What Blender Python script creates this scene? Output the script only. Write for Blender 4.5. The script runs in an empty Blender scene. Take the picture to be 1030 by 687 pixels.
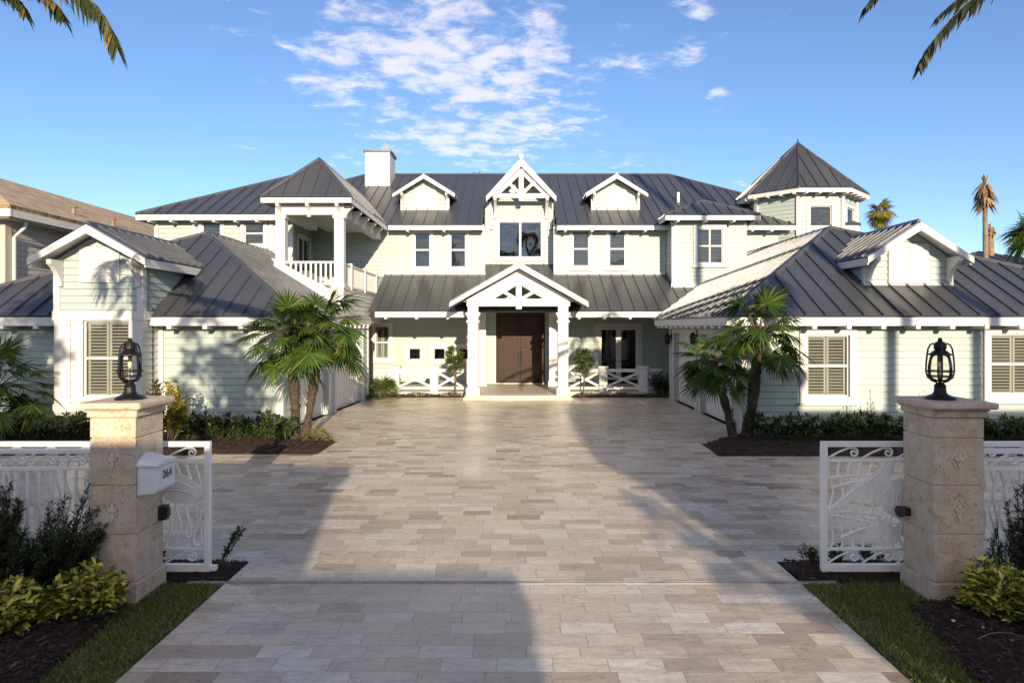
import bpy, math, random
from mathutils import Vector as V, Matrix
from math import sin, cos, pi, radians, floor

S = bpy.context.scene
COL = S.collection
F = 660.0
CAMZ = 2.6

# ------------------------------------------------------------------ camera
cam_data = bpy.data.cameras.new('camera')
cam = bpy.data.objects.new('camera', cam_data)
COL.objects.link(cam)
cam.location = (0, 0, CAMZ)
cam.rotation_euler = (radians(90), 0, 0)
cam_data.sensor_width = 36.0
cam_data.lens = F / 1030.0 * 36.0
cam_data.shift_y = -15.5 / 1030.0
cam_data.clip_start = 0.1
cam_data.clip_end = 4000
S.camera = cam

# ------------------------------------------------------------------ sun, sky, exposure
SUN_T = 0.25           # tan of the sun's height
SUN_S = 0.175           # sideways drift of the light per metre
to_sun = V((SUN_S, -1.0, SUN_T)).normalized()
sun_el = math.asin(to_sun.z)
sun_rot = math.atan2(to_sun.x, to_sun.y)
sd = bpy.data.lights.new('sun', 'SUN')
sd.energy = 4.8
sd.angle = radians(0.35)
sd.color = (1.0, 0.83, 0.59)
sun = bpy.data.objects.new('sun', sd)
sun.rotation_euler = (-to_sun).to_track_quat('-Z', 'Y').to_euler()
sun.location = (10, -60, 40)
COL.objects.link(sun)

W = bpy.data.worlds.new('World')
S.world = W
W.use_nodes = True
S.view_settings.view_transform = 'Standard'
S.view_settings.look = 'None'
S.view_settings.exposure = 0.74
S.view_settings.gamma = 1.0
S.view_settings.use_curve_mapping = False


class NT:
    """small helper round a node tree"""
    def __init__(s, nt):
        s.nt = nt

    def n(s, typ, ins=None, **kw):
        nd = s.nt.nodes.new(typ)
        for k, v in kw.items():
            setattr(nd, k, v)
        for k, v in (ins or {}).items():
            s.set(nd.inputs[k], v)
        return nd

    def set(s, sock, v):
        if isinstance(v, bpy.types.NodeSocket):
            s.nt.links.new(v, sock)
        elif isinstance(v, bpy.types.Node):
            s.nt.links.new(v.outputs[0], sock)
        else:
            sock.default_value = v

    def m(s, op, a, b=0.0, c=0.0, clamp=False):
        nd = s.n('ShaderNodeMath', operation=op, use_clamp=clamp)
        s.set(nd.inputs[0], a); s.set(nd.inputs[1], b); s.set(nd.inputs[2], c)
        return nd.outputs[0]

    def ramp(s, fac, stops, interp='LINEAR'):
        nd = s.n('ShaderNodeValToRGB')
        cr = nd.color_ramp
        cr.interpolation = interp
        while len(cr.elements) < len(stops):
            cr.elements.new(0.5)
        for e, (p, c) in zip(cr.elements, stops):
            e.position = p
            e.color = (c[0], c[1], c[2], 1) if len(c) == 3 else c
        s.set(nd.inputs[0], fac)
        return nd.outputs[0]

    def mix(s, fac, a, b, mode='MIX'):
        nd = s.n('ShaderNodeMix', data_type='RGBA', blend_type=mode)
        s.set(nd.inputs[0], fac)
        for i, v in ((6, a), (7, b)):
            if isinstance(v, tuple) and len(v) == 3:
                v = (*v, 1)
            s.set(nd.inputs[i], v)
        return nd.outputs[2]

    def smooth(s, v, a, b, lo=0.0, hi=1.0):
        nd = s.n('ShaderNodeMapRange', interpolation_type='SMOOTHSTEP')
        for i, x in enumerate((v, a, b, lo, hi)):
            s.set(nd.inputs[i], x)
        return nd.outputs[0]


def build_world():
    nt = W.node_tree
    nt.nodes.clear()
    t = NT(nt)
    sky = t.n('ShaderNodeTexSky', sky_type='NISHITA')
    sky.sun_disc = False
    sky.sun_elevation = sun_el
    sky.sun_rotation = sun_rot
    sky.altitude = 0
    sky.air_density = 0.9
    sky.dust_density = 0.0
    sky.ozone_density = 3.2
    tc = t.n('ShaderNodeTexCoord')
    sp = t.n('ShaderNodeSeparateXYZ', {0: tc.outputs['Generated']})
    x, y, z = sp.outputs
    zc = t.m('MAXIMUM', z, 0.03)
    # a flat layer of cloud high above the ground: where each line of sight meets it
    cx = t.m('DIVIDE', x, zc); cy = t.m('DIVIDE', y, zc)
    cv = t.n('ShaderNodeCombineXYZ', {0: cx, 1: cy, 2: 0.0})
    n1 = t.n('ShaderNodeTexNoise', {'Vector': cv.outputs[0], 'Scale': 6.5, 'Detail': 12.0, 'Roughness': 0.64, 'Distortion': 0.25})
    n2 = t.n('ShaderNodeTexNoise', {'Vector': cv.outputs[0], 'Scale': 0.55, 'Detail': 2.0, 'Roughness': 0.5})

    def bank(px, py, rx, ry, amp, ang=0.0):
        # an elliptical bank of cloud centred on one compass bearing and height
        bx = (px - 515) / F; bz = (328 - py) / F
        ln = math.sqrt(bx * bx + 1 + bz * bz)
        d = V((bx, 1, bz)) / ln
        r = V((1, 0, 0)); r = (r - d * r.dot(d)).normalized()
        u = d.cross(r) * -1
        if u.z < 0: u = -u
        e1 = r * cos(ang) + u * sin(ang); e2 = u * cos(ang) - r * sin(ang)
        gen = tc.outputs['Generated']
        def dot(vec):
            nd = t.n('ShaderNodeVectorMath', {0: gen, 1: vec}, operation='DOT_PRODUCT')
            return nd.outputs['Value']
        a = t.m('DIVIDE', dot(e1), rx / F / ln); b = t.m('DIVIDE', dot(e2), ry / F / ln)
        q = t.m('ADD', t.m('MULTIPLY', a, a), t.m('MULTIPLY', b, b))
        g = t.m('MULTIPLY', t.m('EXPONENT', t.m('MULTIPLY', q, -1.0)), amp)
        return t.m('MULTIPLY', g, t.m('GREATER_THAN', y, 0.0))
    banks = [bank(430, 25, 120, 62, 0.27, -0.25), bank(330, 62, 70, 34, 0.19, -0.35), bank(470, 80, 85, 30, 0.25, -0.3),
             bank(560, 45, 42, 60, 0.17, 0.5), bank(460, 145, 100, 24, 0.30, -0.2), bank(320, 92, 40, 12, 0.2, -0.3),
             bank(700, 12, 34, 13, 0.28), bank(690, 52, 26, 18, 0.25), bank(640, 64, 30, 11, 0.24), bank(722, 92, 14, 8, 0.26),
             bank(726, 111, 13, 7, 0.25), bank(640, 160, 40, 14, 0.18), bank(360, 160, 44, 13, 0.22), bank(245, 148, 16, 7, 0.24),
             bank(760, 185, 40, 8, 0.18), bank(560, 130, 50, 16, 0.2)]
    tot = banks[0]
    for b in banks[1:]:
        tot = t.m('ADD', tot, b)
    back = t.m('MULTIPLY', t.smooth(y, 0.02, -0.35), 0.235)  # unseen cloud cover behind the camera, added as fill light
    tot = t.m('ADD', t.m('MINIMUM', tot, 0.34), back)
    dens = t.m('ADD', t.m('ADD', n1.outputs[0], t.m('MULTIPLY', t.m('SUBTRACT', n2.outputs[0], 0.5), 0.25)), tot)
    cov = t.smooth(dens, 0.64, 0.97, 0.0, 0.76)
    cov = t.m('MULTIPLY', cov, t.smooth(z, 0.04, 0.16))
    thick = t.smooth(dens, 0.78, 1.02)
    ccol = t.mix(t.smooth(y, 0.0, -0.3), t.mix(thick, (6.0, 5.5, 5.5), (4.8, 4.6, 4.9)), (15.5, 11.9, 8.8))  # the added fill cloud is far brighter and warmer than the visible banks
    base = t.mix(1.0, sky.outputs[0], SKY_TINT, 'MULTIPLY')
    out = t.mix(cov, base, ccol)
    bg = t.n('ShaderNodeBackground', {'Color': out, 'Strength': SKY_STRENGTH})
    o = t.n('ShaderNodeOutputWorld', {0: bg.outputs[0]})


SKY_TINT = (0.94, 0.92, 1.0)
SKY_STRENGTH = 0.126
build_world()


def P(px, py, D):
    return V(((px - 515) * D / F, D, CAMZ - (py - 328) * D / F))


def X(px, D):
    return (px - 515) * D / F


def Z(py, D):
    return CAMZ - (py - 328) * D / F


# ------------------------------------------------------------------ materials
MATS = {}


def pmat(name, col, rough=0.6, metal=0.0, var=0.08, vscale=1.5, bump=0.0, bscale=60.0, spec=0.5, coat=0.0, rvar=0.0, stretch=None):
    """a painted or plain material: base colour with slow uneven weathering, optional fine bump"""
    m = bpy.data.materials.new(name)
    m.use_nodes = True
    t = NT(m.node_tree)
    b = m.node_tree.nodes['Principled BSDF']
    geo = t.n('ShaderNodeNewGeometry')
    pos = geo.outputs['Position']
    if stretch:
        pos = t.n('ShaderNodeVectorMath', {0: pos, 1: stretch}, operation='MULTIPLY').outputs[0]
    nz = t.n('ShaderNodeTexNoise', {'Vector': pos, 'Scale': vscale, 'Detail': 6.0, 'Roughness': 0.65})
    f = t.smooth(nz.outputs[0], 0.3, 0.7, 1 - var, 1 + var * 0.6)
    cc = t.n('ShaderNodeCombineColor', {0: f, 1: f, 2: f})
    c = t.mix(1.0, (*col, 1), cc.outputs[0], 'MULTIPLY')
    t.set(b.inputs['Base Color'], c)
    b.inputs['Metallic'].default_value = metal
    if rvar:
        t.set(b.inputs['Roughness'], t.smooth(nz.outputs[0], 0.3, 0.7, rough - rvar, rough + rvar))
    else:
        b.inputs['Roughness'].default_value = rough
    b.inputs['Specular IOR Level'].default_value = spec
    b.inputs['Coat Weight'].default_value = coat
    if bump:
        n2 = t.n('ShaderNodeTexNoise', {'Vector': pos, 'Scale': bscale, 'Detail': 4.0, 'Roughness': 0.6})
        bp = t.n('ShaderNodeBump', {'Strength': bump, 'Distance': 0.02, 'Height': n2.outputs[0]})
        t.set(b.inputs['Normal'], bp.outputs[0])
    MATS[name] = m
    return m


def leafmat(name, stops, rough=0.45, trans=0.25):
    """foliage: every separate leaf takes its own place on the ramp"""
    m = bpy.data.materials.new(name)
    m.use_nodes = True
    t = NT(m.node_tree)
    b = m.node_tree.nodes['Principled BSDF']
    geo = t.n('ShaderNodeNewGeometry')
    c = t.ramp(geo.outputs['Random Per Island'], stops)
    nz = t.n('ShaderNodeTexNoise', {'Vector': geo.outputs['Position'], 'Scale': 30.0, 'Detail': 2.0})
    f = t.smooth(nz.outputs[0], 0.3, 0.7, 0.8, 1.15)
    cc = t.n('ShaderNodeCombineColor', {0: f, 1: f, 2: f})
    c = t.mix(1.0, c, cc.outputs[0], 'MULTIPLY')
    t.set(b.inputs['Base Color'], c)
    b.inputs['Roughness'].default_value = rough
    b.inputs['Specular IOR Level'].default_value = 0.35
    tr = t.n('ShaderNodeBsdfTranslucent', {'Color': t.mix(1.0, c, (1.25, 1.3, 0.6), 'MULTIPLY')})
    mx = t.n('ShaderNodeMixShader', {0: trans, 1: b.outputs[0], 2: tr.outputs[0]})
    o = [n for n in m.node_tree.nodes if n.type == 'OUTPUT_MATERIAL'][0]
    t.set(o.inputs[0], mx.outputs[0])
    MATS[name] = m
    return m


pmat('siding', (0.375, 0.437, 0.405), 0.55, var=0.05, vscale=0.9, bump=0.05, bscale=25, stretch=(1, 1, 6))
pmat('white_trim', (0.60, 0.59, 0.565), 0.5, var=0.05, vscale=1.2)
pmat('white_metal', (0.86, 0.85, 0.82), 0.4, var=0.06, vscale=6)
pmat('mail_white', (0.74, 0.75, 0.76), 0.35, var=0.06, vscale=9)
pmat('soffit', (0.66, 0.65, 0.62), 0.6)
pmat('garage_door', (0.70, 0.69, 0.67), 0.5, var=0.05)
pmat('shutter', (0.62, 0.615, 0.59), 0.5)
pmat('blind', (0.17, 0.16, 0.145), 0.55)
pmat('dark_room', (0.03, 0.028, 0.026), 0.8)  # near-black colour standing for the shade inside the rooms
pmat('black_metal', (0.012, 0.011, 0.012), 0.42, metal=0.3, bump=0.15, bscale=120)
pmat('black_plastic', (0.015, 0.014, 0.015), 0.35)
pmat('brass', (0.55, 0.46, 0.3), 0.3, metal=1.0)
pmat('bulb', (0.8, 0.7, 0.5), 0.2)
pmat('ink', (0.16, 0.10, 0.07), 0.6)
pmat('steel_track', (0.36, 0.33, 0.29), 0.55, metal=0.3, var=0.25, vscale=4)
pmat('trunk', (0.075, 0.052, 0.036), 0.9, var=0.5, vscale=9, bump=0.9, bscale=38, stretch=(1, 1, 2.5))
pmat('dead_trunk', (0.24, 0.17, 0.11), 0.9, var=0.35, vscale=5, bump=0.7, bscale=20)
pmat('bark', (0.12, 0.09, 0.06), 0.9, var=0.4, vscale=8, bump=0.7, bscale=30)
pmat('emblem_stone', (0.66, 0.58, 0.48), 0.85, var=0.2, vscale=20, bump=0.4, bscale=60)
pmat('green_stem', (0.06, 0.07, 0.03), 0.7)
pmat('stem', (0.10, 0.075, 0.045), 0.8, var=0.3, vscale=20)
pmat('tan_wall', (0.44, 0.40, 0.36), 0.75, var=0.08)
pmat('tan_trim', (0.50, 0.44, 0.36), 0.6)
pmat('neighbor_trim', (0.62, 0.59, 0.54), 0.6)
pmat('street_wall', (0.42, 0.38, 0.33), 0.8, var=0.15)
pmat('asphalt', (0.05, 0.05, 0.052), 0.9, var=0.2, bump=0.4, bscale=90)
pmat('kerb', (0.36, 0.34, 0.31), 0.85, var=0.15, bump=0.2)
pmat('stone_step', (0.50, 0.44, 0.36), 0.5, var=0.15, vscale=3, bump=0.06)
pmat('pebble', (0.62, 0.60, 0.56), 0.7)
pmat('navy_roof', (0.05, 0.055, 0.075), 0.4, metal=0.3)

leafmat('palm_leaf', [(0, (0.022, 0.052, 0.009)), (0.6, (0.048, 0.098, 0.014)), (0.9, (0.10, 0.15, 0.024)), (1, (0.24, 0.20, 0.06))], 0.5, 0.3)
leafmat('coconut_leaf', [(0, (0.030, 0.045, 0.014)), (0.7, (0.06, 0.075, 0.022)), (1, (0.22, 0.15, 0.06))], 0.45)
leafmat('gold_palm_leaf', [(0, (0.05, 0.07, 0.015)), (0.5, (0.16, 0.15, 0.03)), (1, (0.34, 0.24, 0.05))], 0.45)
leafmat('silhouette_frond', [(0, (0.018, 0.026, 0.01)), (0.7, (0.035, 0.042, 0.014)), (1, (0.10, 0.075, 0.03))], 0.5, 0.1)  # coconut leaf with the dark of a silhouette put into its colour
leafmat('dead_leaf', [(0, (0.14, 0.08, 0.04)), (0.6, (0.26, 0.16, 0.08)), (1, (0.36, 0.25, 0.13))], 0.7, 0.1)
leafmat('dark_shrub', [(0, (0.022, 0.036, 0.015)), (0.7, (0.045, 0.065, 0.025)), (1, (0.08, 0.10, 0.035))], 0.45, 0.15)
leafmat('bed_leaf', [(0, (0.03, 0.05, 0.016)), (0.7, (0.06, 0.092, 0.025)), (1, (0.13, 0.15, 0.045))], 0.45, 0.2)
leafmat('variegated_leaf', [(0, (0.045, 0.075, 0.018)), (0.30, (0.09, 0.13, 0.025)), (0.42, (0.46, 0.43, 0.055)), (0.85, (0.70, 0.62, 0.10)), (1, (0.76, 0.69, 0.22))], 0.4, 0.2)
leafmat('croton_leaf', [(0, (0.07, 0.09, 0.02)), (0.4, (0.17, 0.18, 0.03)), (0.75, (0.42, 0.36, 0.05)), (1, (0.48, 0.28, 0.05))], 0.4, 0.2)
leafmat('topiary_leaf', [(0, (0.04, 0.07, 0.015)), (0.7, (0.10, 0.15, 0.025)), (1, (0.19, 0.22, 0.045))], 0.4, 0.3)
leafmat('tree_leaf', [(0, (0.015, 0.026, 0.01)), (0.7, (0.03, 0.05, 0.016)), (1, (0.06, 0.08, 0.025))], 0.5, 0.15)
leafmat('grass_blade', [(0, (0.07, 0.10, 0.025)), (0.5, (0.15, 0.195, 0.05)), (0.82, (0.24, 0.26, 0.08)), (1, (0.42, 0.35, 0.19))], 0.5, 0.25)
leafmat('mulch_chip', [(0, (0.02, 0.011, 0.008)), (0.6, (0.05, 0.025, 0.017)), (0.94, (0.085, 0.042, 0.028)), (1, (0.17, 0.11, 0.075))], 0.85, 0.0)


def roof_metal():
    m = pmat('roof_metal', (0.125, 0.13, 0.145), 0.36, metal=0.6, var=0.10, vscale=0.7, rvar=0.06, stretch=(1.0, 0.5, 0.5))
    t = NT(m.node_tree)
    b = m.node_tree.nodes['Principled BSDF']
    geo = t.n('ShaderNodeNewGeometry')
    nz = t.n('ShaderNodeTexNoise', {'Vector': geo.outputs['Position'], 'Scale': 2.4, 'Detail': 2.0})
    bp = t.n('ShaderNodeBump', {'Strength': 0.13, 'Distance': 0.05, 'Height': nz.outputs[0]})
    t.set(b.inputs['Normal'], bp.outputs[0])
roof_metal()


def tile_roof():
    m = bpy.data.materials.new('roof_tiles'); m.use_nodes = True; MATS['roof_tiles'] = m
    t = NT(m.node_tree); b = m.node_tree.nodes['Principled BSDF']
    geo = t.n('ShaderNodeNewGeometry')
    sp = t.n('ShaderNodeSeparateXYZ', {0: geo.outputs['Position']})
    rz = t.m('DIVIDE', sp.outputs[2], 0.16); ry = t.m('DIVIDE', sp.outputs[1], 0.3)
    cell = t.n('ShaderNodeCombineXYZ', {0: t.m('FLOOR', rz), 1: t.m('FLOOR', ry), 2: 0.0})
    wn = t.n('ShaderNodeTexWhiteNoise', {'Vector': cell.outputs[0]}, noise_dimensions='3D')
    c = t.ramp(wn.outputs[0], [(0, (0.29, 0.205, 0.125)), (0.6, (0.41, 0.295, 0.18)), (1, (0.49, 0.375, 0.24))])
    t.set(b.inputs['Base Color'], c)
    b.inputs['Roughness'].default_value = 0.8
    h = t.m('ADD', t.m('FRACT', rz), t.m('MULTIPLY', t.m('PINGPONG', ry, 0.5), 0.6))
    bp = t.n('ShaderNodeBump', {'Strength': 0.6, 'Distance': 0.04, 'Height': h})
    t.set(b.inputs['Normal'], bp.outputs[0])
tile_roof()


def glass(name, tint, ior):
    m = bpy.data.materials.new(name); m.use_nodes = True; MATS[name] = m
    nt = m.node_tree; nt.nodes.clear(); t = NT(nt)
    geo = t.n('ShaderNodeNewGeometry')
    nz = t.n('ShaderNodeTexNoise', {'Vector': geo.outputs['Position'], 'Scale': 1.1, 'Detail': 1.0})
    bp = t.n('ShaderNodeBump', {'Strength': 0.05, 'Distance': 0.05, 'Height': nz.outputs[0]})
    fr = t.n('ShaderNodeFresnel', {'IOR': ior, 'Normal': bp.outputs[0]})
    gl = t.n('ShaderNodeBsdfGlossy', {'Roughness': 0.015, 'Normal': bp.outputs[0], 'Color': (1, 1, 1, 1)})
    tr = t.n('ShaderNodeBsdfTransparent', {'Color': (*tint, 1)})
    mx = t.n('ShaderNodeMixShader', {0: fr.outputs[0], 1: tr.outputs[0], 2: gl.outputs[0]})
    t.n('ShaderNodeOutputMaterial', {0: mx.outputs[0]})
glass('window_glass', (0.66, 0.67, 0.64), 1.8)
glass('dark_glass', (0.25, 0.25, 0.24), 2.0)
glass('lamp_glass', (0.93, 0.92, 0.88), 1.35)


def wood_mat():
    m = bpy.data.materials.new('door_wood'); m.use_nodes = True; MATS['door_wood'] = m
    t = NT(m.node_tree); b = m.node_tree.nodes['Principled BSDF']
    geo = t.n('ShaderNodeNewGeometry')
    st = t.n('ShaderNodeVectorMath', {0: geo.outputs['Position'], 1: (6.0, 6.0, 45.0)}, operation='MULTIPLY')
    nz = t.n('ShaderNodeTexNoise', {'Vector': st.outputs[0], 'Scale': 1.0, 'Detail': 6.0, 'Roughness': 0.6, 'Distortion': 0.6})
    c = t.ramp(nz.outputs[0], [(0.3, (0.014, 0.006, 0.003)), (0.5, (0.036, 0.015, 0.0065)), (0.7, (0.07, 0.031, 0.014))])
    t.set(b.inputs['Base Color'], c)
    b.inputs['Roughness'].default_value = 0.28
    b.inputs['Specular IOR Level'].default_value = 0.22
    bp = t.n('ShaderNodeBump', {'Strength': 0.15, 'Distance': 0.01, 'Height': nz.outputs[0]})
    t.set(b.inputs['Normal'], bp.outputs[0])
wood_mat()
pmat('dark_wood', (0.028, 0.012, 0.006), 0.35, spec=0.2, var=0.3, vscale=12)


def coral_mat():
    m = bpy.data.materials.new('coral_stone'); m.use_nodes = True; MATS['coral_stone'] = m
    t = NT(m.node_tree); b = m.node_tree.nodes['Principled BSDF']
    geo = t.n('ShaderNodeNewGeometry'); pos = geo.outputs['Position']
    n1 = t.n('ShaderNodeTexNoise', {'Vector': pos, 'Scale': 7.0, 'Detail': 8.0, 'Roughness': 0.7})
    c = t.ramp(n1.outputs[0], [(0.28, (0.40, 0.27, 0.17)), (0.45, (0.54, 0.42, 0.31)), (0.6, (0.60, 0.51, 0.40)), (0.75, (0.54, 0.37, 0.23))])
    n2 = t.n('ShaderNodeTexNoise', {'Vector': pos, 'Scale': 38.0, 'Detail': 6.0, 'Roughness': 0.75})
    pits = t.smooth(n2.outputs[0], 0.32, 0.45)
    c = t.mix(pits, t.mix(1.0, c, (0.62, 0.56, 0.5), 'MULTIPLY'), c)
    # pale crust and weathering
    n3 = t.n('ShaderNodeTexNoise', {'Vector': pos, 'Scale': 18.0, 'Detail': 4.0})
    c = t.mix(t.smooth(n3.outputs[0], 0.55, 0.75, 0.0, 0.5), c, (0.60, 0.55, 0.48))
    t.set(b.inputs['Base Color'], c)
    b.inputs['Roughness'].default_value = 0.85
    h = t.m('ADD', t.m('MULTIPLY', pits, 0.6), n1.outputs[0])
    bp = t.n('ShaderNodeBump', {'Strength': 0.55, 'Distance': 0.015, 'Height': h})
    t.set(b.inputs['Normal'], bp.outputs[0])
coral_mat()


def paver_mat():
    m = bpy.data.materials.new('travertine_pavers'); m.use_nodes = True; MATS['travertine_pavers'] = m
    t = NT(m.node_tree); b = m.node_tree.nodes['Principled BSDF']
    geo = t.n('ShaderNodeNewGeometry'); pos = geo.outputs['Position']
    sp = t.n('ShaderNodeSeparateXYZ', {0: pos})
    PH = 0.205
    ry = t.m('DIVIDE', t.m('ADD', sp.outputs[1], 50.0), PH)
    row = t.m('FLOOR', ry)
    wr = t.n('ShaderNodeTexWhiteNoise', {'W': row}, noise_dimensions='1D')
    w2 = t.n('ShaderNodeTexWhiteNoise', {'W': t.m('ADD', row, 77.3)}, noise_dimensions='1D')
    PL = t.m('ADD', t.m('MULTIPLY', w2.outputs[0], 0.24), 0.32)
    rx = t.m('ADD', t.m('DIVIDE', t.m('ADD', sp.outputs[0], 60.0), PL), t.m('ADD', t.m('MULTIPLY', row, 0.5), t.m('MULTIPLY', wr.outputs[0], 0.4)))
    colm = t.m('FLOOR', rx)
    cell = t.n('ShaderNodeCombineXYZ', {0: colm, 1: row, 2: 0.0})
    wn = t.n('ShaderNodeTexWhiteNoise', {'Vector': cell.outputs[0]}, noise_dimensions='3D')
    c = t.ramp(wn.outputs[0], [(0.0, (0.34, 0.255, 0.18)), (0.07, (0.46, 0.365, 0.27)), (0.28, (0.55, 0.46, 0.35)), (0.6, (0.61, 0.52, 0.405)),
                               (0.88, (0.65, 0.57, 0.46)), (1.0, (0.69, 0.63, 0.54))])
    # veins run along each stone, differently in each
    off = t.n('ShaderNodeVectorMath', {0: wn.outputs[1], 1: (40, 40, 40)}, operation='MULTIPLY')
    vp = t.n('ShaderNodeVectorMath', {0: t.n('ShaderNodeVectorMath', {0: pos, 1: (4.5, 14.0, 1.0)}, operation='MULTIPLY').outputs[0], 1: off.outputs[0]}, operation='ADD')
    vn = t.n('ShaderNodeTexNoise', {'Vector': vp.outputs[0], 'Scale': 1.0, 'Detail': 6.0, 'Roughness': 0.65, 'Distortion': 0.7})
    f = t.smooth(vn.outputs[0], 0.30, 0.70, 0.78, 1.10)
    c = t.mix(1.0, c, t.n('ShaderNodeCombineColor', {0: f, 1: f, 2: t.m('MULTIPLY', f, 0.99)}).outputs[0], 'MULTIPLY')
    # worn drive: broad stains and dark tyre scuffs
    sn = t.n('ShaderNodeTexNoise', {'Vector': pos, 'Scale': 0.55, 'Detail': 6.0, 'Roughness': 0.6})
    g = t.smooth(sn.outputs[0], 0.35, 0.7, 0.86, 1.06)
    c = t.mix(1.0, c, t.n('ShaderNodeCombineColor', {0: g, 1: g, 2: g}).outputs[0], 'MULTIPLY')
    kn = t.n('ShaderNodeTexNoise', {'Vector': pos, 'Scale': 5.0, 'Detail': 7.0, 'Roughness': 0.75})
    kf = t.m('MULTIPLY', t.smooth(kn.outputs[0], 0.55, 0.72, 0.0, 0.55), t.smooth(t.n('ShaderNodeSeparateColor', {0: wn.outputs[1]}).outputs[1], 0.45, 0.95))
    c = t.mix(kf, c, (0.17, 0.13, 0.095))
    fn = t.n('ShaderNodeTexNoise', {'Vector': t.n('ShaderNodeVectorMath', {0: pos, 1: (22.0, 40.0, 1.0)}, operation='MULTIPLY').outputs[0], 'Scale': 1.0, 'Detail': 5.0, 'Roughness': 0.8})
    ff = t.smooth(fn.outputs[0], 0.35, 0.65, 0.86, 1.08)
    c = t.mix(1.0, c, t.n('ShaderNodeCombineColor', {0: ff, 1: ff, 2: ff}).outputs[0], 'MULTIPLY')
    fx = t.m('MULTIPLY', t.m('FRACT', rx), PL); fy = t.m('MULTIPLY', t.m('FRACT', ry), PH)
    e = t.m('MINIMUM', t.m('MINIMUM', fx, t.m('SUBTRACT', PL, fx)), t.m('MINIMUM', fy, t.m('SUBTRACT', PH, fy)))
    j = t.smooth(e, 0.0008, 0.0042)
    c = t.mix(j, (0.36, 0.31, 0.255), c)
    t.set(b.inputs['Base Color'], c)
    t.set(b.inputs['Roughness'], t.smooth(vn.outputs[0], 0.3, 0.7, 0.24, 0.5))
    b.inputs['Specular IOR Level'].default_value = 0.5
    h = t.m('ADD', t.m('MULTIPLY', j, 0.6), t.m('ADD', t.m('MULTIPLY', vn.outputs[0], 0.35), t.m('MULTIPLY', wn.outputs[0], 0.25)))
    bp = t.n('ShaderNodeBump', {'Strength': 0.7, 'Distance': 0.007, 'Height': h})
    t.set(b.inputs['Normal'], bp.outputs[0])
paver_mat()


def soil_mat(name, c1, c2, c3, scale, bump):
    m = bpy.data.materials.new(name); m.use_nodes = True; MATS[name] = m
    t = NT(m.node_tree); b = m.node_tree.nodes['Principled BSDF']
    geo = t.n('ShaderNodeNewGeometry')
    n1 = t.n('ShaderNodeTexNoise', {'Vector': geo.outputs['Position'], 'Scale': scale, 'Detail': 8.0, 'Roughness': 0.75})
    c = t.ramp(n1.outputs[0], [(0.3, c1), (0.5, c2), (0.72, c3)])
    t.set(b.inputs['Base Color'], c)
    b.inputs['Roughness'].default_value = 0.95
    bp = t.n('ShaderNodeBump', {'Strength': bump, 'Distance': 0.03, 'Height': n1.outputs[0]})
    t.set(b.inputs['Normal'], bp.outputs[0])
soil_mat('mulch_soil', (0.016, 0.009, 0.007), (0.035, 0.019, 0.013), (0.07, 0.04, 0.027), 28, 1.0)
soil_mat('lawn_soil', (0.04, 0.055, 0.018), (0.06, 0.085, 0.025), (0.10, 0.12, 0.045), 14, 0.6)


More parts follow.
